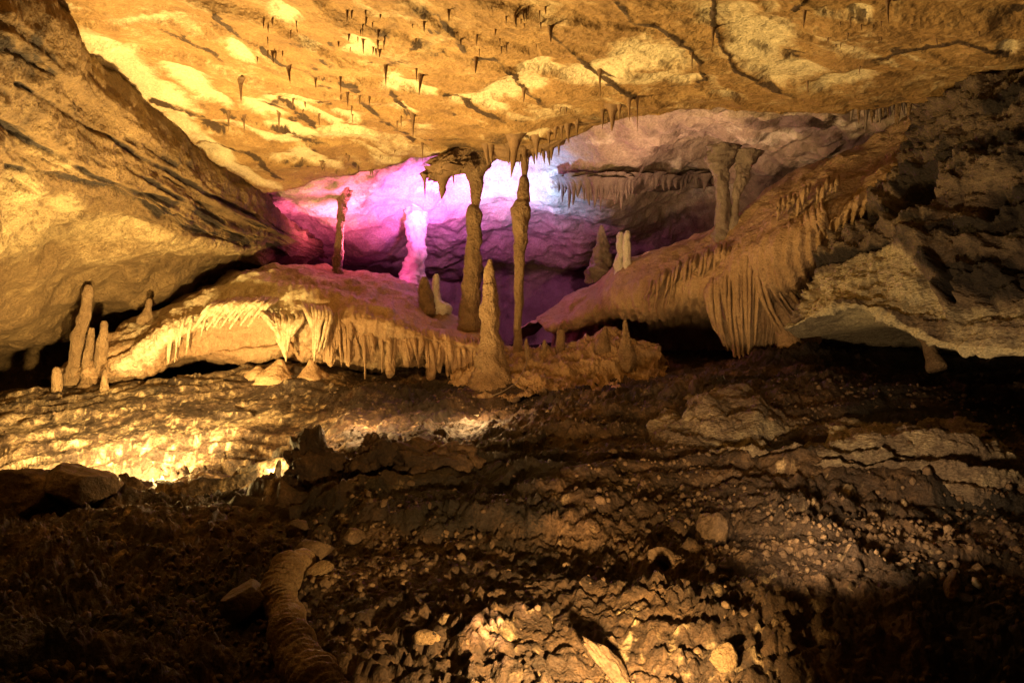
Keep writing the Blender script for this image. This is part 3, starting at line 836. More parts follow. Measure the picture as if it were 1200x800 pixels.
dome = empty('flowstone_dome', P(330, 445, 9.2), 'broad low flowstone dome draped with pale ribbed curtains at left centre', 'flowstone dome')
Dr = [
 [(40, 445, 11.5), (100, 430, 11.5), (160, 400, 11.8), (220, 370, 12), (290, 345, 12.4), (350, 340, 12.6), (410, 340, 12.8), (460, 350, 12.5), (515, 380, 12), (575, 400, 11.5)],
 [(62, 434, 9.8), (115, 403, 9.9), (170, 372, 10.2), (235, 341, 10.5), (300, 318, 10.9), (360, 313, 11.2), (420, 318, 11.2), (470, 334, 10.8), (520, 362, 10.2), (575, 386, 9.8)],
 [(66, 432, 9.2), (122, 402, 9.1), (178, 374, 9.3), (240, 347, 9.5), (300, 327, 9.7), (360, 322, 9.8), (420, 330, 9.8), (470, 345, 9.6), (520, 370, 9.3), (572, 390, 9.0)],
 [(72, 436, 8.9), (128, 412, 8.7), (182, 388, 8.8), (240, 362, 8.9), (300, 343, 9.0), (360, 342, 9.0), (420, 352, 8.9), (470, 366, 8.8), (520, 382, 8.7), (570, 396, 8.6)],
 [(76, 440, 8.7), (132, 424, 8.45), (186, 402, 8.5), (240, 380, 8.5), (300, 364, 8.5), (360, 366, 8.5), (420, 380, 8.4), (470, 390, 8.35), (520, 400, 8.35), (565, 408, 8.3)],
 [(78, 446, 8.7), (134, 438, 8.5), (188, 424, 8.6), (240, 410, 8.7), (300, 400, 8.7), (360, 402, 8.6), (415, 412, 8.75), (465, 418, 8.7), (515, 424, 8.65), (560, 424, 8.4)],
 [(80, 452, 8.9), (136, 448, 8.9), (190, 440, 8.9), (240, 436, 9.0), (300, 430, 9.0), (355, 426, 8.9), (410, 434, 9.1), (460, 436, 9.1), (510, 438, 9.0), (555, 440, 8.6)],
 [(80, 452, 10.0), (136, 445, 10.2), (190, 437, 10.4), (240, 432, 10.4), (300, 428, 10.4), (355, 425, 10.4), (410, 430, 10.2), (460, 434, 10.2), (510, 436, 10), (555, 436, 9.8)],
 [(60, 500, 10.8), (130, 500, 10.9), (190, 500, 10.9), (240, 500, 10.9), (300, 495, 10.9), (355, 490, 10.9), (410, 490, 10.9), (460, 490, 10.9), (510, 490, 10.9), (565, 490, 10.8)],
]
loft('dome_body', Dr, 460, 260, d_dome, M_FLOW, parent=dome)

rf = random.Random(5)
fans = []
# curtain between x 375 and 560: a fused sheet with a ragged pointed edge, and the free folds on it
def d_cur(g, px, py, S, T):
    w = fbm(g * np.array([2.0, 2.0, 0.6]), 3, .5, 4)
    q = np.stack([S * 36 + w * 1.2, T * 0.9, S * 0], -1)
    r1 = ridged(q, 3, .55, 6)
    d = r1 * 0.05 * sstep(0.0, 0.35, T) + fbm(g * 7, 4, .6, 3) * 0.015
    return d, {'pale': fbm(g * 3, 4, .6, 3) * .35 + 0.1 * r1, 'dirt_shade': sstep(0.2, -0.6, r1) * 0.35}  # grooves between the ribs coloured darker
cx = [372 + k * 4.3 for k in range(46)]
top = [np.interp(x, [372, 420, 470, 520, 565], [368, 372, 381, 392, 400]) for x in cx]
bot = [min(446, t + (30 + 24 * abs(math.sin(k * 0.55 + .4))) * rf.uniform(.55, 1.12) + (k % 2) * 5) for k, t in enumerate(top)]
Cr = [[(x, t - 7, 8.75) for x, t in zip(cx, top)],
      [(x, t + 2, 8.50) for x, t in zip(cx, top)],
      [(x + 1, t * .6 + b * .4, 8.42) for x, t, b in zip(cx, top, bot)],
      [(x + 2, t * .25 + b * .75, 8.42) for x, t, b in zip(cx, top, bot)],
      [(x + 2, b, 8.47) for x, b in zip(cx, bot)]]
loft('curtain', Cr, 560, 90, d_cur, M_FLOW, parent=dome)
for k in range(19):
    x = 376 + k * 9.9 + rf.uniform(-3.5, 3.5)
    yt = np.interp(x, [374, 420, 470, 520, 565], [372, 378, 386, 396, 402]) + rf.uniform(-3, 10)
    yb = min(yt + rf.uniform(22, 58), 447)
    r = rf.uniform(1.4, 3.6)
    dx = rf.uniform(-2, 5)
    D = 8.40
    fans.append([(P(x - 1, yt - 6, D + 0.12), 0.35 * r / F * D), (P(x, yt + 3, D + .02), r * .8 / F * D), (P(x + dx * .4, (yt + yb) / 2, D - 0.02), r / F * D), (P(x + dx, yb, D + 0.02), r * 0.3 / F * D)])
ridge_fan(dome, 'drapery_fold', fans, M_FLOW, knob=.25, flat=1.9)
fans = []
# pale fan running down to the tip at (334, 425)
for k in range(13):
    a = min(1, max(0, k / 12 + rf.uniform(-.04, .04)))
    x0 = 308 + a * 48
    y0 = 368 + a * 4 + 6 * math.sin(a * 3) + rf.uniform(-2, 2)
    x1 = 331 + a * 8
    y1 = 424 - abs(a - .5) * rf.uniform(20, 75)
    D = 8.28
    fans.append([(P(x0 - 4, y0 - 9, D + 0.25), 0.01), (P(x0, y0, D + 0.08), 0.022), (P(x0 * .55 + x1 * .45 - 1, (y0 + y1) / 2 - 2, D + .02), 0.024), (P(x1, y1, D + 0.05), 0.010)])
for k in range(8):
    a = k / 7
    x0 = 358 + a * 30
    y0 = 364 + a * 4 + rf.uniform(-2, 2)
    x1 = 366 + a * 6
    y1 = (424 if 1 < k < 5 else 395) - rf.uniform(0, 8)
    if k >= 6: x1 = x0 - 10; y1 = 412
    D = 8.26
    fans.append([(P(x0 - 3, y0 - 9, D + 0.25), 0.01), (P(x0, y0, D + .05), 0.020), (P(x0 * .5 + x1 * .5 + 1, (y0 + y1) / 2, D), 0.020), (P(x1, y1, D + 0.06), 0.008)])
# combed short folds over the recess
for k in range(34):
    a = k / 33
    x0 = 246 + a * 70
    y0 = 360 - a * 12 + 8 * a * a + rf.uniform(-1.5, 1.5)
    L = 22 - 8 * a + rf.uniform(-7, 12)
    D = 8.44
    fans.append([(P(x0 + 10, y0 - 7, D + 0.22), 0.008), (P(x0, y0, D - .02), 0.012), (P(x0 - L * .45, y0 + L * .45, D - .03), 0.012), (P(x0 - L * .85, y0 + L * 1.0, D + 0.02), 0.006)])
for k in range(9):
    x0 = rf.uniform(185, 245)
    y0 = np.interp(x0, [185, 245], [392, 368]) + rf.uniform(-4, 4)
    L = rf.uniform(14, 44)
    D = 8.50
    fans.append([(P(x0 + 3, y0 - 8, D + 0.1), 0.006), (P(x0, y0, D), 0.014), (P(x0 - 3, y0 + L * .5, D - .01), 0.014), (P(x0 - 5, y0 + L, D + 0.05), 0.005)])
ridge_fan(dome, 'drapery_fold', fans, M_FLOW, pale=0.5, seg=7, knob=.25)
fans = []

# ------------------------------------------------------------------ sloping flowstone bank on the right
def d_bank(g, px, py, S, T):
    d = fbm(g * 1.2, 4, .5, 6) * 0.12 + fbm(g * 6, 4, .6, 9) * 0.03 + ridged(g * 3, 3, .5, 2) * 0.03
    ribs = np.sin(S * 260 + 2 * fbm(g * 2, 3, .5, 4))
    d += ribs * 0.015 * sstep(0.35, 0.6, T)
    pale = fbm(g * 3, 4, .6, 3) * 0.25 + sstep(930, 1040, px) * 0.22 + sstep(760, 660, px) * 0.12
    dirt_shade = sstep(0.85, 1.0, T) * 0.4 + sstep(0.35, 0.8, fbm(g * 2, 3, .5, 29)) * 0.25  # underside coloured darker
    return d, {'pale': pale, 'dirt_shade': dirt_shade}
bank = empty('flowstone_bank', P(880, 430, 8.0), 'long sloping flowstone bank with hanging draperies right of the columns', 'flowstone bank')
Br = [
 [(600, 400, 12.5), (680, 350, 12), (740, 315, 11.6), (800, 290, 11.2), (850, 268, 10.8), (900, 240, 10.4), (960, 205, 10), (1020, 185, 9.6), (1080, 160, 9.2), (1130, 130, 9.0)],
 [(628, 376, 10.9), (690, 336, 10.4), (742, 308, 10.0), (800, 282, 9.6), (850, 258, 9.3), (900, 230, 8.9), (960, 195, 8.6), (1015, 174, 8.3), (1062, 152, 8.0), (1100, 120, 7.9)],
 [(634, 382, 10.5), (694, 352, 10.0), (746, 326, 9.5), (800, 300, 9.1), (850, 278, 8.7), (900, 252, 8.3), (955, 220, 8.0), (1005, 198, 7.7), (1050, 180, 7.5), (1090, 160, 7.4)],
 [(640, 386, 10.3), (700, 366, 9.8), (748, 346, 9.3), (795, 322, 8.8), (842, 302, 8.35), (890, 276, 7.95), (940, 250, 7.6), (990, 228, 7.3), (1036, 208, 7.1), (1080, 195, 7.1)],
 [(646, 388, 10.4), (704, 378, 10.0), (750, 372, 9.5), (790, 356, 8.9), (832, 345, 8.3), (876, 325, 7.85), (922, 296, 7.4), (972, 262, 7.1), (1020, 238, 6.95), (1070, 225, 7.0)],
 [(650, 388, 10.9), (706, 380, 10.5), (752, 376, 10.2), (790, 362, 9.6), (836, 372, 9.0), (880, 372, 8.4), (925, 345, 7.9), (972, 300, 7.5), (1015, 270, 7.3), (1070, 250, 7.3)],
 [(650, 380, 12.5), (706, 372, 12.2), (752, 368, 12.0), (790, 356, 11.6), (836, 366, 11.2), (880, 372, 10.6), (925, 345, 10.2), (972, 320, 9.8), (1015, 300, 9.4), (1070, 280, 9.2)],
 [(630, 470, 13.2), (706, 470, 12.8), (752, 470, 12.5), (790, 470, 12.2), (836, 470, 11.8), (880, 470, 11.4), (925, 470, 11), (972, 470, 10.6), (1015, 470, 10.2), (1070, 470, 9.8)],
]
loft('bank_body', Br, 420, 260, d_bank, M_FLOWR, parent=bank)
rf = random.Random(9)
fans = []
def fold(p, w0, w1):
    return [(P(*p[0]), w0 * .5), (P(*p[1]), w0), (P(*p[2]), (w0 + w1) * .5), (P(*p[3]), w1)]
# left tier (x 760-870)
for k in range(20):
    x = 762 + k * 5.4 + rf.uniform(-1.2, 1.2)
    yt = np.interp(x, [762, 810, 870], [334, 308, 292]) + rf.uniform(-4, 4)
    L = rf.uniform(12, 46) if k < 15 else rf.uniform(8, 24)
    D = np.interp(x, [762, 870], [9.0, 8.05])
    fans.append(fold([(x + 2, yt - 8, D + .25), (x, yt, D), (x - 2, yt + L * .5, D - .03), (x - 4 - rf.uniform(0, 3), yt + L, D + .05)], rf.uniform(.016, .028), .006))
# upper small tier (x 915-985)
for k in range(13):
    x = 914 + k * 5.6 + rf.uniform(-1, 1)
    yt = np.interp(x, [914, 985], [238, 212]) + rf.uniform(-4, 4)
    if rf.random() < 0.2: continue
    L = rf.uniform(7, 30)
    D = np.interp(x, [914, 985], [7.72, 7.3])
    fans.append(fold([(x + 2, yt - 6, D + .15), (x, yt, D), (x - 1, yt + L * .5, D - .03), (x - 2, yt + L, D + .08)], rf.uniform(.014, .022), .006))
# big fan: left folds hang in an arc, right folds sweep down to the foot
for k in range(14):
    a = k / 13
    x0 = 827 + a * 62 + rf.uniform(-1.5, 1.5)
    y0 = np.interp(x0, [827, 860, 890], [342, 316, 298]) + rf.uniform(-5, 3)
    x1 = 843 + a * 42 + rf.uniform(-2, 2)
    y1 = np.interp(a, [0, .25, .6, 1], [392, 412, 421, 405]) - rf.choice([0, 0, 3, 14, 30]) 
    D = np.interp(x0, [827, 890], [8.2, 7.8])
    xm = x0 * .72 + x1 * .28 - 1
    fans.append(fold([(x0 + 4, y0 - 12, D + .2), (x0, y0 + 4, D - .02), (xm, y0 * .45 + y1 * .55, D + .02), (x1, y1, D + .18)], rf.uniform(.016, .036), rf.uniform(.006, .016)))
for k in range(20):
    a = k / 19
    x0 = 884 + a * 80 + rf.uniform(-1.5, 1.5)
    y0 = 302 - a * 52 + rf.uniform(-4, 4)
    dx = 40 - 26 * a + rf.uniform(-4, 4)
    dy = (98 - 72 * a) * rf.uniform(.7, 1.1)
    D = np.interp(x0, [884, 964], [7.8, 7.15])
    fans.append(fold([(x0 - 1, y0 - 12, D + .2), (x0, y0, D - .03), (x0 + dx * .32, y0 + dy * .55, D - .02), (x0 + dx, y0 + dy, D + .16)], rf.uniform(.013, .026), rf.uniform(.006, .014)))
ridge_fan(bank, 'drapery_fold', fans, M_FLOWR, seg=8, flat=2.0, knob=.22)
# sheet behind the folds of the fan, and the column foot
def d_fan(g, px, py, S, T):
    return np.sin(S * 70 + 2 * fbm(g * 2, 3, .5, 4)) * 0.02 + fbm(g * 4, 4, .6, 3) * 0.03, {'pale': fbm(g * 3, 3, .5, 3) * .2, 'dirt_shade': sstep(.2, .8, fbm(g * 2, 3, .5, 9)) * .3}
Fr = [[(826, 335, 8.5), (850, 318, 8.3), (880, 300, 8.0), (910, 290, 7.8), (935, 280, 7.6), (955, 265, 7.5)],
      [(828, 355, 8.45), (852, 345, 8.25), (880, 335, 8.0), (908, 325, 7.85), (930, 318, 7.7), (948, 300, 7.6)],
      [(834, 378, 8.45), (855, 376, 8.3), (880, 372, 8.1), (905, 368, 8.0), (922, 360, 7.9), (938, 338, 7.8)],
      [(846, 396, 8.45), (860, 402, 8.35), (880, 404, 8.2), (900, 398, 8.1), (916, 390, 8.05), (932, 370, 8.0)],
      [(854, 405, 8.45), (866, 416, 8.4), (882, 418, 8.3), (898, 408, 8.2), (914, 400, 8.1), (928, 395, 8.1)]]
loft('drapery_sheet', Fr, 120, 90, d_fan, M_FLOWR, parent=bank)
child('foot', tube_mesh('foot', prof([(915, 350, 9), (920, 380, 11), (924, 398, 13), (930, 412, 19), (932, 428, 26)], 7.95), M_FLOWR, 26, .03, .12), bank)

# ------------------------------------------------------------------ mound under the columns
def d_mound(g, px, py, S, T):
    d = fbm(g * 1.6, 4, .5, 6) * 0.10 + ridged(g * np.array([4.2, 4.2, 1.8]), 5, .6, 9) * 0.11 + fbm(g * 9, 4, .65, 2) * 0.045
    pale = fbm(g * 3, 4, .6, 3) * 0.3 + sstep(640, 560, px) * 0.1
    dirt_shade = sstep(440, 470, py) * 0.45 + sstep(.25, .8, fbm(g * 2.5, 3, .5, 29)) * 0.35  # mound coloured darker towards its foot
    return d, {'pale': pale, 'dirt_shade': dirt_shade}
mound = empty('clay_mound', P(650, 465, 8.4), 'low rough orange clay mound the two columns and front stalagmite rise from', 'mound')
Mr = [[(530, 450, 11), (560, 440, 11), (600, 440, 11), (640, 440, 10.8), (680, 440, 10.6), (720, 440, 10.2), (750, 440, 10), (780, 460, 9.4)],
      [(535, 425, 9.2), (565, 416, 9.2), (605, 416, 9.2), (645, 413, 9.2), (685, 406, 9.1), (715, 399, 9.0), (748, 406, 8.9), (778, 430, 8.6)],
      [(536, 422, 8.8), (565, 414, 8.8), (605, 420, 8.8), (645, 415, 8.9), (685, 408, 8.8), (717, 399, 8.75), (750, 408, 8.6), (778, 436, 8.4)],
      [(530, 440, 8.3), (560, 436, 8.2), (605, 432, 8.2), (645, 428, 8.4), (685, 422, 8.35), (720, 418, 8.3), (755, 428, 8.2), (782, 456, 8.0)],
      [(522, 456, 7.9), (556, 456, 7.75), (605, 456, 7.7), (645, 455, 7.8), (685, 452, 7.9), (722, 452, 7.9), (758, 458, 7.8), (790, 472, 7.7)],
      [(515, 472, 7.5), (550, 474, 7.4), (600, 476, 7.35), (645, 476, 7.4), (690, 474, 7.4), (730, 474, 7.4), (765, 480, 7.3), (800, 490, 7.2)]]
loft('mound_body', Mr, 300, 160, d_mound, M_FLOWR, parent=mound)

bpy.context.view_layer.update()

# ------------------------------------------------------------------ columns and stalagmites
def column(kindname, parts, Y, label, cat, mat, group=None, **kw):
    """parts: list of (name, profile[, material])"""
    base = parts[-1][1][-1]
    root = empty(kindname, P(base[0], base[1], Y), label, cat, group)
    for i, p in enumerate(parts):
        m = p[2] if len(p) > 2 else mat
        child(p[0], tube_mesh(p[0], prof(p[1], Y), m, seed=i * 5.0 + Y, **kw), root)
    return root

column('column', [('capital', [(566, 160, 28), (566, 172, 22), (563, 182, 17), (559, 196, 13), (558, 208, 8.5), (559, 214, 7)]),
                  ('neck', [(558, 208, 7.5), (558, 218, 7.5), (557, 230, 6), (556.5, 240, 4.5), (556, 246, 6)]),
                  ('shaft', [(556, 240, 4.5), (555, 250, 8), (554.5, 280, 9), (553, 320, 10.5), (551, 350, 11.5), (550, 372, 12.5), (550, 386, 14), (550, 402, 15)])], 9.2,
       'thick brown column joining ceiling and dome, left one of the two tall ones', 'column', M_COL, 'tall columns', seg=44, step=.014, knob=.15)
column('column', [('capital', [(616, 160, 13), (616, 172, 7), (615.5, 182, 5), (615, 200, 4.2), (614.5, 208, 3.5)], M_STAL),
                  ('neck', [(614, 207, 3.5), (614, 213, 5.5), (613.5, 225, 6.8), (613, 236, 7)]),
                  ('shaft', [(613, 234, 6), (610.5, 244, 10), (609.5, 262, 9), (609.5, 285, 7.8), (608.5, 310, 5.8), (608, 345, 5.2), (607, 380, 4.8), (606.5, 402, 5), (606, 414, 8), (606, 424, 14)])], 8.75,
       'slender tan column with a thick shoulder halfway up, right one of the two tall ones', 'column', M_COL, 'tall columns', seg=40, step=.014, knob=.13)
column('stalagmite', [('tip', [(574, 304, 1.5), (574, 309, 3), (573.5, 320, 5.5), (573, 336, 6.5)]),
                      ('body', [(573, 333, 6.5), (573.5, 345, 8), (574, 358, 9.5), (575, 375, 10.5), (575, 392, 11.5), (575, 410, 13.5), (574, 425, 17), (573, 442, 22), (572, 458, 30), (571, 468, 42)])], 7.9,
       'tall knobbly orange stalagmite tapering to a point in front of the two columns', 'stalagmite', M_COL, seg=40, step=.016, knob=.2)
for (pr, Y, lab, m, gr, kn) in [
    ([(491, 225, 18), (490, 250, 13), (489, 262, 11), (488, 285, 10), (487, 305, 11), (485, 325, 14), (483, 342, 20), (482, 352, 26)], 12.2, 'stout column glowing magenta at the back of the alcove', M_WHITE, None, .14),
    ([(405, 212, 14), (403, 230, 8), (401, 244, 5), (399.5, 256, 4.3), (398.5, 275, 3.8), (397.5, 295, 4.2), (396.5, 308, 5.5), (396, 320, 8.5)], 10.6, 'thin short column standing on the crest of the dome below the pink ceiling', M_COL, None, .16),
    ([(497, 324, 2.5), (497, 329, 4.5), (498, 340, 6.5), (499, 352, 8), (500, 366, 13)], 9.5, 'squat brown stalagmite with a white tip left of its slimmer white twin', M_COL, 'stalagmites on the dome', .15),
    ([(511, 321, 1.8), (511, 326, 3.4), (510.5, 336, 4.2), (512, 346, 5.0), (513, 354, 8), (514, 364, 13)], 9.35, 'slim white beaded stalagmite between the brown stub and the thick column', M_WHITE, 'stalagmites on the dome', .25),
    ([(104, 334, 3), (103.5, 342, 5), (101, 365, 6), (98, 382, 7), (93, 395, 8.5), (91, 415, 8.5), (87, 438, 9.5), (83, 452, 12)], 8.05, 'tallest leaning grey stalagmite at far left against the golden wall', M_COL, 'stalagmites at far left', .14),
    ([(107, 384, 2.5), (106, 395, 4), (103, 420, 4.2), (101, 446, 5.5), (101, 454, 9)], 8.2, 'thin dark stalagmite close behind the tall leaning one at far left', M_COL, 'stalagmites at far left', .15),
    ([(122, 376, 2.5), (122, 380, 4.2), (121, 395, 5), (120, 412, 6), (119, 426, 8)], 8.5, 'smooth tan stub on the left end of the dome', M_COL, 'stalagmites at far left', .1),
    ([(67, 430, 2), (66, 434, 4.2), (66, 444, 5), (66, 452, 5)], 8.15, 'tiny egg-shaped stalagmite left of the tall leaning one', M_COL, 'stalagmites at far left', .1),
    ([(123, 433, 1.6), (123, 438, 3.2), (122, 450, 4), (122, 458, 6)], 8.2, 'tiny pale stub in the dark gap under the left end of the dome', M_COL, 'stalagmites at far left', .1),
    ([(175, 350, 2), (175, 354, 3.4), (174, 362, 3.6), (172, 368, 6), (170, 378, 11)], 9.15, 'small knob-headed stalagmite on the left shoulder of the dome', M_COL, 'stalagmites on the dome', .15),
    ([(704, 264, 2), (704, 272, 4), (705, 290, 6.5), (704, 306, 9), (702, 322, 14)], 10.6, 'dark reddish stalagmite cluster at the top of the bank', M_GREY, 'stalagmites behind the bank', .25),
    ([(727, 272, 2.5), (727, 278, 4), (727, 295, 5), (727, 312, 7)], 10.3, 'white stub, left of the pair beyond the bank', M_WHITE, 'stalagmites behind the bank', .2),
    ([(735, 270, 1.6), (735, 276, 3), (735, 295, 3.6), (735, 312, 5)], 10.35, 'thin white stub, right of the pair beyond the bank', M_WHITE, 'stalagmites behind the bank', .2),
    ([(846, 172, 17), (846, 190, 13), (846, 202, 9), (847, 215, 6.5), (848, 240, 6.5), (848, 262, 8), (848, 275, 12)], 9.9, 'stout brown column behind the top of the sloping bank', M_GREY, None, .18),
    ([(874, 178, 13), (873, 196, 10), (870, 208, 7), (866, 220, 5), (863, 238, 4), (861, 262, 5)], 9.8, 'fluted narrow column with flaring top right of the stout one behind the bank', M_GREY, None, .2),
    ([(657, 386, 2), (657, 391, 3.6), (657, 400, 4.4), (657, 412, 8)], 8.75, 'small orange stub in the middle of the clay mound crest', M_COL, 'stubs on the clay mound', .2),
    ([(733, 374, 1.5), (733, 380, 3), (733, 390, 4.2), (734, 405, 6.5), (735, 425, 12)], 8.4, 'pointed stub on the right end of the clay mound', M_COL, 'stubs on the clay mound', .22),
    ([(710, 382, 1.5), (709, 388, 3.6), (708, 398, 6), (706, 415, 13)], 8.7, 'little peaked stub just left of the pointed one on the mound', M_COL, 'stubs on the clay mound', .22),
    ([(617, 396, 1), (617, 402, 2.2), (618, 412, 2.8), (618, 424, 3.6)], 8.5, 'finger-thin stub beside the foot of the slender column', M_COL, 'stubs on the clay mound', .2),
    ([(638, 398, 1.2), (638, 403, 2.6), (638, 412, 4)], 8.75, 'lowest rounded stub between slender column and mound crest', M_COL, 'stubs on the clay mound', .2),
    ([(329, 421, 3), (328, 427, 7), (327, 434, 14), (326, 442, 22)], 8.25, 'pale cone under the tip of the bright drapery fan', M_FLOW, 'drip cones under the dome', .12),
    ([(365, 421, 2.5), (366, 427, 6), (367, 434, 12), (368, 442, 20)], 8.25, 'brown cone right of the pale one under the dome draperies', M_FLOW, 'drip cones under the dome', .12),
    ([(303, 429, 2.5), (303, 433, 7), (303, 440, 14)], 8.3, 'low flat cone left of the pale one under the dome draperies', M_FLOW, 'drip cones under the dome', .12),
]:
    nm = 'column' if 'column' in lab.split(' ')[1:4] or lab.startswith(('stout', 'thin short', 'fluted')) else ('drip_cone' if 'cone' in lab else 'stalagmite')
    h = hit(pr[-1][0], pr[-1][1] - 1)
    if h and abs(h[1].y - Y) < 1.4: Y = h[1].y + pr[-1][2] / F * Y * 0.25
    if nm != 'drip_cone':
        pr = pr[:-1] + [(pr[-1][0], pr[-1][1], pr[-2][2] * .45 + pr[-1][2] * .55), (pr[-1][0], pr[-1][1] + 10, pr[-1][2] * .8)]
    else:
        pr = pr + [(pr[-1][0], pr[-1][1] + 8, pr[-1][2] * 1.1)]
    me = tube_mesh(nm, prof(pr, Y), m, seg=32, step=.014, knob=kn * 1.6, seed=pr[0][0])
    b = P(pr[-1][0], pr[-1][1], Y)
    o = link(nm, me)
    me.transform(Matrix.Translation(-b)); o.location = b
    tag(o, lab, nm.replace('_', ' '), gr)

# ------------------------------------------------------------------ stalactites
def stal_proto(k):
    r = random.Random(k)
    me = bpy.data.meshes.new('stalactite')
    bm = bmesh.new()
    n, m = 8, 8
    rings = []
    bx, by = r.uniform(-.5, .5), r.uniform(-.5, .5)
    for j in range(m):
        t = j / (m - 1)
        rad = (1 - t) ** 0.8 * (0.75 + 0.25 * math.exp(-t * 6)) * (1.9 if j == 0 else 1.45 if j == 1 else 1.15 if j == 2 else 1) + 0.08
        rings.append([bm.verts.new((bx * t * t + rad * math.cos(2 * math.pi * i / n) * r.uniform(.8, 1.2), by * t * t + rad * math.sin(2 * math.pi * i / n) * r.uniform(.8, 1.2), -t)) for i in range(n)])
    for a, b in zip(rings[:-1], rings[1:]):
        for i in range(n):
            bm.faces.new((a[i], a[(i + 1) % n], b[(i + 1) % n], b[i]))
    bm.faces.new(rings[-1])
    for f in bm.faces: f.smooth = True
    bmesh.ops.recalc_face_normals(bm, faces=bm.faces)
    bm.to_mesh(me); bm.free()
    me.materials.append(M_STAL)
    return me
STP = [stal_proto(k) for k in range(6)]
STG = STP[0].copy(); STG.materials.clear(); STG.materials.append(M_GREY)
STC = STP[1].copy(); STC.materials.clear(); STC.materials.append(M_COL)

ORD = ['leftmost', 'second', 'third', 'fourth', 'fifth', 'sixth', 'seventh', 'eighth', 'ninth', 'tenth', 'eleventh', 'twelfth', 'thirteenth', 'fourteenth']
def ordinal(k, n):
    if k == 0: return 'leftmost'
    if k == n - 1: return 'rightmost'
    if k < n / 2: return ORD[k] + ' from the left'
    return ORD[n - 1 - k] + ' from the right'

def stalactite(px, py, lpx, wpx, label, group, me=None, only=('cave_ceiling',), Y=None):
    if Y is None:
        h = hit(px, py, only)
        if h is None: return None
        p = h[1]
    else:
        p = P(px, py, Y)
    Yd = p.y
    o = link('stalactite', me or random.choice(STP))
    o.location = p + Vector((0, 0, 0.03))
    L = lpx / F * Yd + 0.03
    rr = wpx / 2 * 1.15 / F * Yd
    o.scale = (rr, rr, L)
    o.rotation_euler = (0, 0, random.uniform(0, 6.28))
    tag(o, label, 'stalactite', group)
    return o

rs = random.Random(21)
for k in range(22):
    x = 570 + k * 4.2 + rs.uniform(-1.5, 1.5)
    stalactite(x, rs.uniform(160, 170) - max(0, x - 620) * 0.35, rs.uniform(12, 34), rs.uniform(6, 13), 'ragged dark stalactite, ' + ordinal(k, 22) + ', in the cluster round the column tops', 'cluster round the column tops', Y=rs.uniform(8.45, 8.75))
single = [
 (519, 200, 34, 20, 'broad cone-shaped stalactite under the hanging rock left of the thick column'),
 (497.5, 208, 24, 4, 'needle-thin stalactite at the left end of the hanging rock'),
 (531, 200, 17, 4, 'short thin stalactite at the right end of the hanging rock'),
 (575, 190, 26, 8, 'dark ragged stalactite just right of the thick column'),
 (584, 182, 24, 4, 'thin stalactite hanging between the thick column and the big double-tipped cone'),
 (603, 160, 48, 13, 'biggest dark cone between the two tall columns'),
 (596, 168, 26, 7, 'small stalactite merged with the left side of the biggest dark cone'),
 (628, 160, 27, 10, 'hooked dark stalactite right beside the slender column'),
 (643, 156, 15, 5, 'short tooth, first one along the lip right of the hooked stalactite'),
 (651, 150, 14, 5, 'short tooth, second one along the lip right of the hooked stalactite'),
 (658, 148, 18, 4, 'thin tooth midway along the lip toward the rough pale vault'),
 (665, 147, 22, 7, 'square-ended stalactite midway along the ceiling lip'),
 (676, 143, 18, 6, 'short tooth just right of the square-ended stalactite on the lip'),
 (706, 129, 22, 5, 'thin stalactite left of the forked one on the ceiling lip'),
 (718, 124, 30, 12, 'forked dark stalactite on the lip above the pale rough vault'),
 (726, 123, 17, 6, 'short stalactite touching the right side of the forked one'),
 (737, 116, 26, 5, 'thin straight stalactite right of the forked one'),
 (747, 114, 40, 2.5, 'long soda straw at the right end of the stalactite row on the lip'),
 (703, 84, 32, 4, 'long dark stalactite from the knot on the crack in the pale ceiling'),
 (836, 34, 26, 4, 'straight stalactite beside the bend of the darkest ceiling crack'),
 (811, 62, 20, 3, 'thin stalactite from the second ceiling crack from the right'),
 (943, 12, 21, 5, 'stalactite hanging at the left end of the dark rough patch at top right'),
 (1040, 2, 26, 5, 'stalactite at the top right corner of the rough brown patch'),
 (493, 88, 24, 6, 'stout stalactite on the ochre ceiling above the pink glow'),
 (452, 76, 24, 5, 'stalactite above a small cream patch, left of the stout one'),
 (488, 80, 16, 3, 'thin stalactite close left of the stout one on the ochre ceiling'),
 (484, 134, 28, 5, 'stalactite from a dark knot just above the pink glow'),
 (407, 108, 18, 4, 'stalactite with hooked base on the cream streaks at left'),
 (399, 90, 20, 3, 'thin stalactite up and left of the hooked-base one'),
 (558, 68, 18, 6, 'stalactite at the dark bend of the middle ceiling crack'),
 (645, 32, 18, 7, 'stubby stalactite at the upper end of the crack leading to the lip'),
 (526, 12, 14, 5, 'stubby stalactite near the top edge of the picture, right of centre cluster'),
 (614, 104, 16, 5, 'stubby stalactite low on the middle ceiling crack'),
 (282, 96, 24, 5, 'stout stalactite above the cream ledges at upper left'),
 (327, 132, 22, 3.5, 'second straw of the row on the cream ledge at left'),
 (268, 130, 24, 3.5, 'first straw of the row on the cream ledge at left'),
 (286, 136, 20, 3.5, 'third straw, between two others, on the cream ledge at left'),
 (338, 78, 20, 6, 'thick dark stalactite in the ochre field at upper left'),
 (495, 168, 22, 2.5, 'hair-thin straw over the pink glow'),
 (946, 95, 16, 3, 'straw in front of the bright cream patch at upper right'),
]
for x, y, l, wd, lab in single:
    stalactite(x, y, l, wd, lab, 'stalactites on the ceiling', Y=9.0 if x in (519, 497.5, 531) else None)
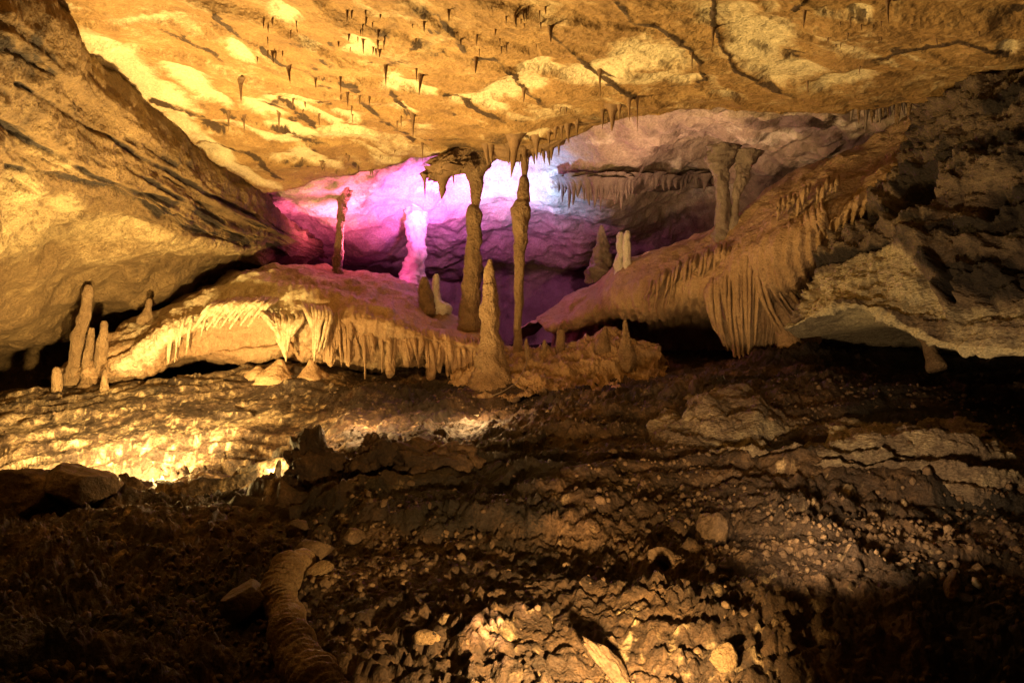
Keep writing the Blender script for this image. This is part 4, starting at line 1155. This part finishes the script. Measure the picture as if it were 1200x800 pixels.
for (x0, y0, x1, y1, n, l0, l1, lab) in [
    (395, 12, 452, 60, 20, 8, 20, 'tiny dark stalactite in the dense cluster at top left of centre'),
    (590, 5, 650, 28, 12, 8, 16, 'tiny dark stalactite in the cluster by the top edge'),
    (300, 22, 350, 70, 14, 6, 16, 'tiny dark stalactite on the ochre ceiling at upper left'),
    (470, 20, 640, 60, 12, 6, 14, 'tiny dark stalactite scattered above the middle ceiling crack'),
    (340, 90, 480, 150, 12, 6, 16, 'tiny dark stalactite among the cream streaks left of centre'),
    (650, 120, 740, 150, 10, 6, 12, 'tiny dark tooth along the ceiling lip'),
    (960, 20, 1180, 80, 16, 5, 12, 'tiny dark stalactite on the brown ceiling at upper right'),
    (350, 176, 480, 200, 12, 4, 10, 'tiny tooth on the ceiling above the pink glow'),
]:
    for k, x in enumerate(sorted(rs.uniform(x0, x1) for _ in range(n))):
        stalactite(x, rs.uniform(y0, y1), rs.uniform(l0, l1) * rs.uniform(.6, 1), rs.uniform(1.8, 4.5), lab.replace(' in the', ', %s in the' % ordinal(k, n), 1) if ' in the' in lab else lab + ', ' + ordinal(k, n), lab.replace('tiny dark stalactite', 'tiny stalactites').replace('tiny dark tooth', 'tiny teeth').replace('tiny tooth', 'tiny teeth'))
for (x0, x1, y, n, l0, l1, lab, gr) in [
    (655, 745, 208, 26, 14, 34, 'grey ragged stalactite in the dark fringe right of the columns', 'grey fringe on the alcove shelf'),
    (755, 830, 206, 12, 8, 18, 'short grey stalactite at the thin right end of the alcove fringe', 'thin fringe on the alcove shelf'),
]:
    for k in range(n):
        x = x0 + (x1 - x0) * (k + rs.random()) / n
        h = hit(x, y, ('alcove_wall',))
        stalactite(x, y + rs.uniform(-3, 5), rs.uniform(l0, l1), rs.uniform(6, 11), lab.replace('stalactite', 'stalactite, ' + ordinal(k, n) + ',', 1), gr, me=STG, Y=h[1].y - 0.1)
for k in range(14):
    x = 1000 + k * 5 + rs.uniform(-2, 2)
    stalactite(x, 112 + rs.uniform(-3, 3), rs.uniform(22, 42), rs.uniform(5, 10), 'fluted pale-brown stalactite, ' + ordinal(k, 14) + ', in the row above the bank top', 'fluted row above the bank', me=STC if k % 3 else STG, Y=8.0)

# ------------------------------------------------------------------ rocks
def rock_mesh(name, seed, mat, sub=3, cuts=9, sharp=0.72, noise=0.10):
    r = random.Random(seed)
    bm = bmesh.new()
    bmesh.ops.create_icosphere(bm, subdivisions=sub, radius=1)
    co = np.array([v.co[:] for v in bm.verts])
    for _ in range(cuts):
        n = np.array([r.gauss(0, 1) for _ in range(3)]); n /= np.linalg.norm(n)
        d = r.uniform(sharp - .15, sharp + .12)
        k = co @ n
        co = co - np.maximum(k - d, 0)[:, None] * n[None] * 0.94
    nn = fbm(co * 1.8, 4, .55, seed) * noise + fbm(co * 7, 3, .6, seed + 4) * noise * 0.35
    co = co * (1 + nn)[:, None]
    for v, c in zip(bm.verts, co): v.co = c
    me = bpy.data.meshes.new(name)
    for f in bm.faces: f.smooth = True
    bm.to_mesh(me); bm.free()
    me.materials.append(mat)
    return me

def rock(name, px, py, Y, hw, hh, label, cat, seed, mat=None, rot=0, depth=None, group=None, sub=4, **kw):
    me = rock_mesh(name, seed, mat or M_STONE, sub=sub, **kw)
    if Y < 4.3:
        h = hit(px, py + hh * 0.55, ('cave_floor', 'ledge_body'))
        if h: Y = h[1].y
    o = link(name, me)
    o.location = P(px, py, Y)
    s = Y / F
    o.scale = (hw * s, (depth or (hw + hh) / 2) * s, hh * s)
    o.rotation_euler = (0, math.radians(rot), 0)
    tag(o, label, cat, group)
    return o

rock('boulder', 26, 576, 5.3, 46, 32, 'left grey-green boulder of the two against the bright lamp-lit floor', 'boulder', 3, group='boulders hiding the lamp', sub=5)
rock('boulder', 100, 572, 5.35, 46, 34, 'right brown boulder of the two against the bright lamp-lit floor', 'boulder', 8, group='boulders hiding the lamp', sub=5)
rock('boulder', 368, 546, 5.0, 44, 46, 'tall dark boulder with a white chip, beside the bright gap', 'boulder', 12, mat=M_FLOOR, group='boulders along the dark bank', sub=5, noise=.38)
rock('boulder', 440, 548, 5.0, 34, 40, 'narrow peaked dark boulder in the middle of the dark bank', 'boulder', 17, mat=M_FLOOR, group='boulders along the dark bank', sub=5, noise=.38)
rock('boulder', 508, 542, 5.05, 56, 40, 'widest humped dark boulder of the dark bank', 'boulder', 22, mat=M_FLOOR, group='boulders along the dark bank', sub=5, noise=.38)
rock('stone', 551, 524, 5.9, 6, 7, 'small bright cream stone at the right foot of the widest dark boulder', 'stone', 31)
rock('stone', 357, 519, 4.98, 3, 3.6, 'tiny white chip on the tall dark boulder', 'stone', 32, mat=M_WHITE, sub=3)
rock('stone', 325, 552, 5.2, 4, 14, 'bright white sliver of rock in the gap beside the tall dark boulder', 'stone', 33, mat=M_WHITE, rot=10)
rock('stone', 321, 561, 5.15, 8, 6, 'bright white lump below the sliver in the gap', 'stone', 35, mat=M_WHITE, rot=20)
for k, (x, y, a, b) in enumerate([(215, 608, 10, 4), (235, 606, 12, 3.5), (255, 602, 9, 3), (272, 594, 7, 3), (286, 588, 7, 4), (298, 582, 6, 4), (306, 577, 5, 4), (40, 640, 16, 5), (75, 636, 18, 5), (105, 632, 12, 4), (15, 644, 12, 4)]):
    left = k >= 7
    rock('stone', x, y, 4.95, a, b, 'pale stone, ' + ['second from left', 'third from left', 'rightmost', 'leftmost'][k % 7] + ', in the faint row at the far left edge' if left else 'glowing cream stone, ' + ['leftmost', 'second from left', 'third from left', 'middle one', 'third from right', 'second from right', 'rightmost'][k % 7] + ', in the row leading to the bright gap', 'stone', 50 + k, mat=M_STONE if left else M_FLOW, group='stones in the faint left row' if left else 'stones in the glowing row', sub=3)
rock('rock_block', 285, 708, 3.35, 34, 35, 'dim square brown block left of the ribbed broken stalagmite', 'rock', 61, sharp=.66, noise=.05, sub=5)
rock('stone', 303, 705, 3.1, 12, 11, 'amber knob on the right side of the dim square block', 'stone', 62)
rock('rock_slab', 360, 650, 3.75, 36, 20, 'slab-shaped rock with a bright cream end leaning over the broken stalagmite', 'rock', 63, rot=-28, sharp=.62, noise=.05, sub=5)
rock('stone', 375, 667, 3.55, 20, 9, 'bright cream wedge under the end of the leaning slab', 'stone', 64, mat=M_TAN, rot=-25)
rock('stone', 413, 630, 3.95, 17, 11, 'round amber stone right above the leaning slab', 'stone', 65)
rock('stone', 350, 620, 4.05, 15, 12, 'dim rounded stone above the leaning slab', 'stone', 66)
rock('stone', 500, 747, 2.85, 17, 11, 'flat cream stone in the lit rubble left of centre', 'stone', 67, mat=M_TAN)
rock('rock_slab', 712, 778, 2.62, 13, 42, 'long bright yellow slab pointing down in the lit rubble', 'rock', 68, rot=-38, sharp=.7, noise=.18, sub=5)
rock('stone', 848, 770, 2.6, 17, 18, 'brightest yellow lump at the foot of the right rubble ridge', 'stone', 69, mat=M_TAN)
rock('stone', 848, 676, 3.0, 6, 4, 'small cream stone at the top of the right rubble ridge', 'stone', 70, mat=M_TAN)
rock('stone', 838, 620, 3.9, 22, 26, 'rounded pitted yellow-brown rock right of centre on the slope', 'stone', 71, noise=.2)
rock('stone', 776, 652, 3.6, 18, 13, 'knobbly brown rock below left of the pitted one', 'stone', 72, noise=.2)
rock('rock_slab', 1117, 686, 3.2, 7, 20, 'thin dim slab standing in the dark rubble at lower right', 'rock', 73, rot=22)
rock('stone', 1144, 683, 3.2, 5, 8, 'white chip right of the thin standing slab', 'stone', 74, mat=M_WHITE, rot=-25, sub=3)
rock('rock_slab', 522, 471, 7.3, 20, 5.5, 'flat tan slab on the brown floor below the dome curtain', 'rock', 75, rot=-8)

# ribbed broken stalagmite lying down the slope at the bottom left
bs = [(P(356, 655, 3.7), 12 / F * 3.6), (P(338, 666, 3.66), 18 / F * 3.6), (P(327, 690, 3.45), 18 / F * 3.45), (P(332, 715, 3.25), 19 / F * 3.25), (P(338, 740, 3.05), 21 / F * 3.05), (P(350, 770, 2.85), 24 / F * 2.85), (P(368, 800, 2.65), 27 / F * 2.65), (P(390, 830, 2.5), 28 / F * 2.5)]
bs2 = []
for p_, r_ in bs:
    x_ = 600 + F * p_.x / p_.y; y_ = 400 - F * (p_.z - CZ) / p_.y; hw_ = r_ * F / p_.y
    dd_ = [h[1].y for h in (hit(x_ + a, y_ + hw_ * .3, ('cave_floor',)) for a in (-hw_ * .6, 0, hw_ * .6)) if h]
    Yn = min(dd_) if dd_ else p_.y
    bs2.append((x_, y_, Yn, hw_))
ys = [b_[2] for b_ in bs2]
ys = [min(ys[max(0, i - 1)], ys[i], ys[min(len(ys) - 1, i + 1)] + .1) for i in range(len(ys))]
bs = [(P(b_[0], b_[1], y_), b_[3] / F * y_) for b_, y_ in zip(bs2, ys)]
me = tube_mesh('broken_stalagmite', bs, M_COL, seg=44, step=.006, knob=.12, ribs=120, seed=4)
o = link('broken_stalagmite', me)
b = P(345, 760, 2.9); me.transform(Matrix.Translation(-b)); o.location = b
tag(o, 'broken stalagmite with ribbed rings lying down the slope at bottom left', 'stalagmite')

# ------------------------------------------------------------------ hanging rock and lip lumps
rock('hanging_rock', 526, 194, 9.0, 32, 13, 'ragged dark rock hanging left of the capital of the thick column', 'hanging rock', 81, mat=M_COL, rot=-16, noise=.45, cuts=3, sub=5)
rock('hanging_rock', 603, 170, 8.65, 38, 17, 'lumpy dark rock on the lip between the two column tops', 'hanging rock', 83, mat=M_STAL, noise=.25, sub=5, rot=5)
rock('hanging_rock', 642, 161, 8.5, 32, 13, 'lumpy dark rock on the lip right of the slender column', 'hanging rock', 84, mat=M_STAL, rot=-20, noise=.25, sub=5)

# ------------------------------------------------------------------ layered ledge on the right slope
def d_led(g, px, py, S, T):
    s = g[..., 2] + g[..., 0] * 0.05 + fbm(g * 1.2, 3, .5, 3) * 0.05
    lay = vnoise(np.stack([s * 26, g[..., 0] * 1.2, g[..., 1] * 1.2], -1), 3)
    d = fbm(g * 1.6, 4, .5, 2) * 0.07 + lay * 0.08 + fbm(g * 7, 5, .65, 8) * 0.055 + ridged(g * np.array([4, 4, 14.]), 3, .5, 5) * 0.03
    sl = sstep(4, 1.5, seg_dist(px, py, [(905, 527), (960, 528), (1070, 537)]))
    d -= sl * 0.12
    pale = fbm(g * np.array([2, 2, 7.]), 4, .6, 3) * 0.4 + 0.22
    return d, {'pale': pale, 'dirt_shade': sl * .9 + sstep(.2, .8, fbm(g * 2, 3, .5, 29)) * 0.35}
ledge = empty('layered_ledge', P(1000, 590, 4.6), 'jutting ledge of thin yellowish rock layers on the dark right slope', 'rock ledge')
Er = [[(780, 470, 7.0), (850, 462, 6.8), (930, 478, 6.5), (1010, 480, 6.3), (1090, 490, 6.0), (1160, 505, 5.8), (1230, 530, 5.6)],
      [(760, 500, 5.9), (840, 478, 5.7), (920, 498, 5.5), (1000, 503, 5.3), (1080, 506, 5.1), (1150, 520, 4.9), (1225, 550, 4.8)],
      [(765, 520, 5.5), (845, 515, 5.2), (915, 528, 5.0), (1000, 530, 4.8), (1080, 535, 4.7), (1150, 548, 4.55), (1225, 570, 4.5)],
      [(780, 545, 5.2), (850, 548, 5.0), (915, 560, 4.8), (990, 575, 4.6), (1070, 572, 4.5), (1145, 575, 4.4), (1225, 590, 4.3)],
      [(790, 560, 5.2), (855, 565, 5.2), (925, 570, 5.1), (985, 592, 4.8), (1060, 592, 4.6), (1140, 590, 4.5), (1225, 605, 4.4)],
      [(800, 570, 5.9), (860, 580, 5.9), (935, 580, 5.9), (985, 605, 5.6), (1060, 610, 5.4), (1140, 610, 5.2), (1225, 620, 5.0)]]
Er = [[(x, y, Y - 0.28) for x, y, Y in r] for r in Er]
loft('ledge_body', Er, 380, 200, d_led, M_RWALL, parent=ledge)
root2 = tube_mesh('root', [(P(1075, 388, 6.6), .05), (P(1085, 400, 6.5), .045), (P(1092, 415, 6.4), .05), (P(1097, 432, 6.3), .07)], M_COL, seg=16, step=.02, knob=.2)
o = link('stalactite', root2); b = P(1080, 388, 6.6); root2.transform(Matrix.Translation(-b)); o.location = b
tag(o, 'crooked dim stalactite under the overhanging right wall', 'stalactite')

bpy.context.view_layer.update()

# ------------------------------------------------------------------ hose and wire
def line(name, pts, r, mat, label, cat):
    me = tube_mesh(name, [(p, r) for p in pts], mat, seg=8, step=.02, knob=0.02)
    b = pts[0].copy()
    o = link(name, me); me.transform(Matrix.Translation(-b)); o.location = b
    tag(o, label, cat)
line('hose', [P(540, 489, 7.0), P(565, 487, 6.95), (P(588, 490, 6.85)), P(603, 499, 6.7)], .011, M_HOSE, 'thin pale hose arching over the floor below the clay mound', 'hose')
line('wire', [P(617, 404, 8.2), P(617, 425, 7.95), P(607, 445, 7.65), P(590, 458, 7.45), P(572, 465, 7.35)], .004, M_WIRE, 'fine sagging wire beside the foot of the slender column', 'wire')
line('twig', [P(302, 568, 5.15), P(312, 572, 5.1), P(320, 576, 5.05)], .008, M_HOSE, 'short pale twig just below the bright gap', 'twig')

# ------------------------------------------------------------------ loose stones and gravel
PR = [rock_mesh('loose_stone', 200 + k, M_STONE, sub=2, noise=.12) for k in range(6)]
rs = random.Random(77)
def scatter(n, x0, y0, x1, y1, s0, s1, lab, gr):
    for _ in range(n):
        x, y = rs.uniform(x0, x1), rs.uniform(y0, y1)
        h = hit(x, y)
        if not h or h[2].z < 0.15: continue
        s = rs.uniform(s0, s1) / F * h[1].y
        o = link('loose_stone', rs.choice(PR))
        o.location = h[1] + Vector((0, 0, s * 0.15))
        o.scale = (s, s * rs.uniform(.7, 1.2), s * rs.uniform(.45, .8))
        o.rotation_euler = (rs.uniform(-.5, .5), rs.uniform(-.5, .5), rs.uniform(0, 6.28))
        tag(o, lab, 'stone', gr)
scatter(70, 380, 640, 780, 800, 4, 10, 'loose stone in the lit rubble at bottom centre', 'loose stones at bottom centre')
scatter(36, 780, 600, 1180, 800, 4, 10, 'loose stone in the dim rubble at bottom right', 'loose stones at bottom right')
scatter(50, 340, 445, 620, 500, 3, 7, 'loose stone on the brown floor between dome and dark bank', 'loose stones on the middle floor')
scatter(14, 0, 470, 340, 560, 3, 8, 'loose stone on the bright floor at left', 'loose stones on the bright floor')
scatter(16, 660, 480, 1180, 610, 3, 8, 'loose stone on the dark slope right of centre', 'loose stones on the right slope')

def gravel():
    base = bmesh.new(); bmesh.ops.create_icosphere(base, subdivisions=1, radius=1)
    bc = np.array([v.co[:] for v in base.verts]); bf = np.array([[v.index for v in f.verts] for f in base.faces]); base.free()
    r = np.random.default_rng(5)
    fo = bpy.data.objects['cave_floor']
    me = fo.data
    co = np.empty(len(me.vertices) * 3, np.float32); me.vertices.foreach_get('co', co); co = co.reshape(-1, 3)
    px, py = proj(co)
    ok = np.where((px > -30) & (px < 1230) & (py < 830) & (co[:, 1] < 8.5) & (co[:, 1] > 2.2) & (py > 440))[0]
    den = np.clip(fbm(co[ok] * 1.1, 3, .5, 66) + 0.35, 0.02, 1)
    den = np.where((px[ok] < 380) & (py[ok] < 595), 0.04, den)
    pick = r.choice(ok, 5500, replace=False, p=den / den.sum())
    out, fa, pa = [], [], []
    for k, i in enumerate(pick):
        s = r.uniform(0.006, 0.018) * (1.7 if r.random() < 0.12 else 1)
        sc = s * r.uniform(.6, 1.3, 3)
        c = bc * (1 + r.uniform(-.3, .3, (len(bc), 1))) * sc
        out.append(c + co[i]); fa.append(bf + k * len(bc)); pa.append(np.full(len(bc), r.uniform(-1.0, .15)))
    m2 = np_mesh('gravel', np.concatenate(out), None, M_STONE, smooth=False, tris=np.concatenate(fa), attrs={'pale': np.concatenate(pa)})
    tag(link('gravel', m2), 'coarse gravel and crumbled rock strewn over the cave floor', 'gravel', kind='stuff')
gravel()
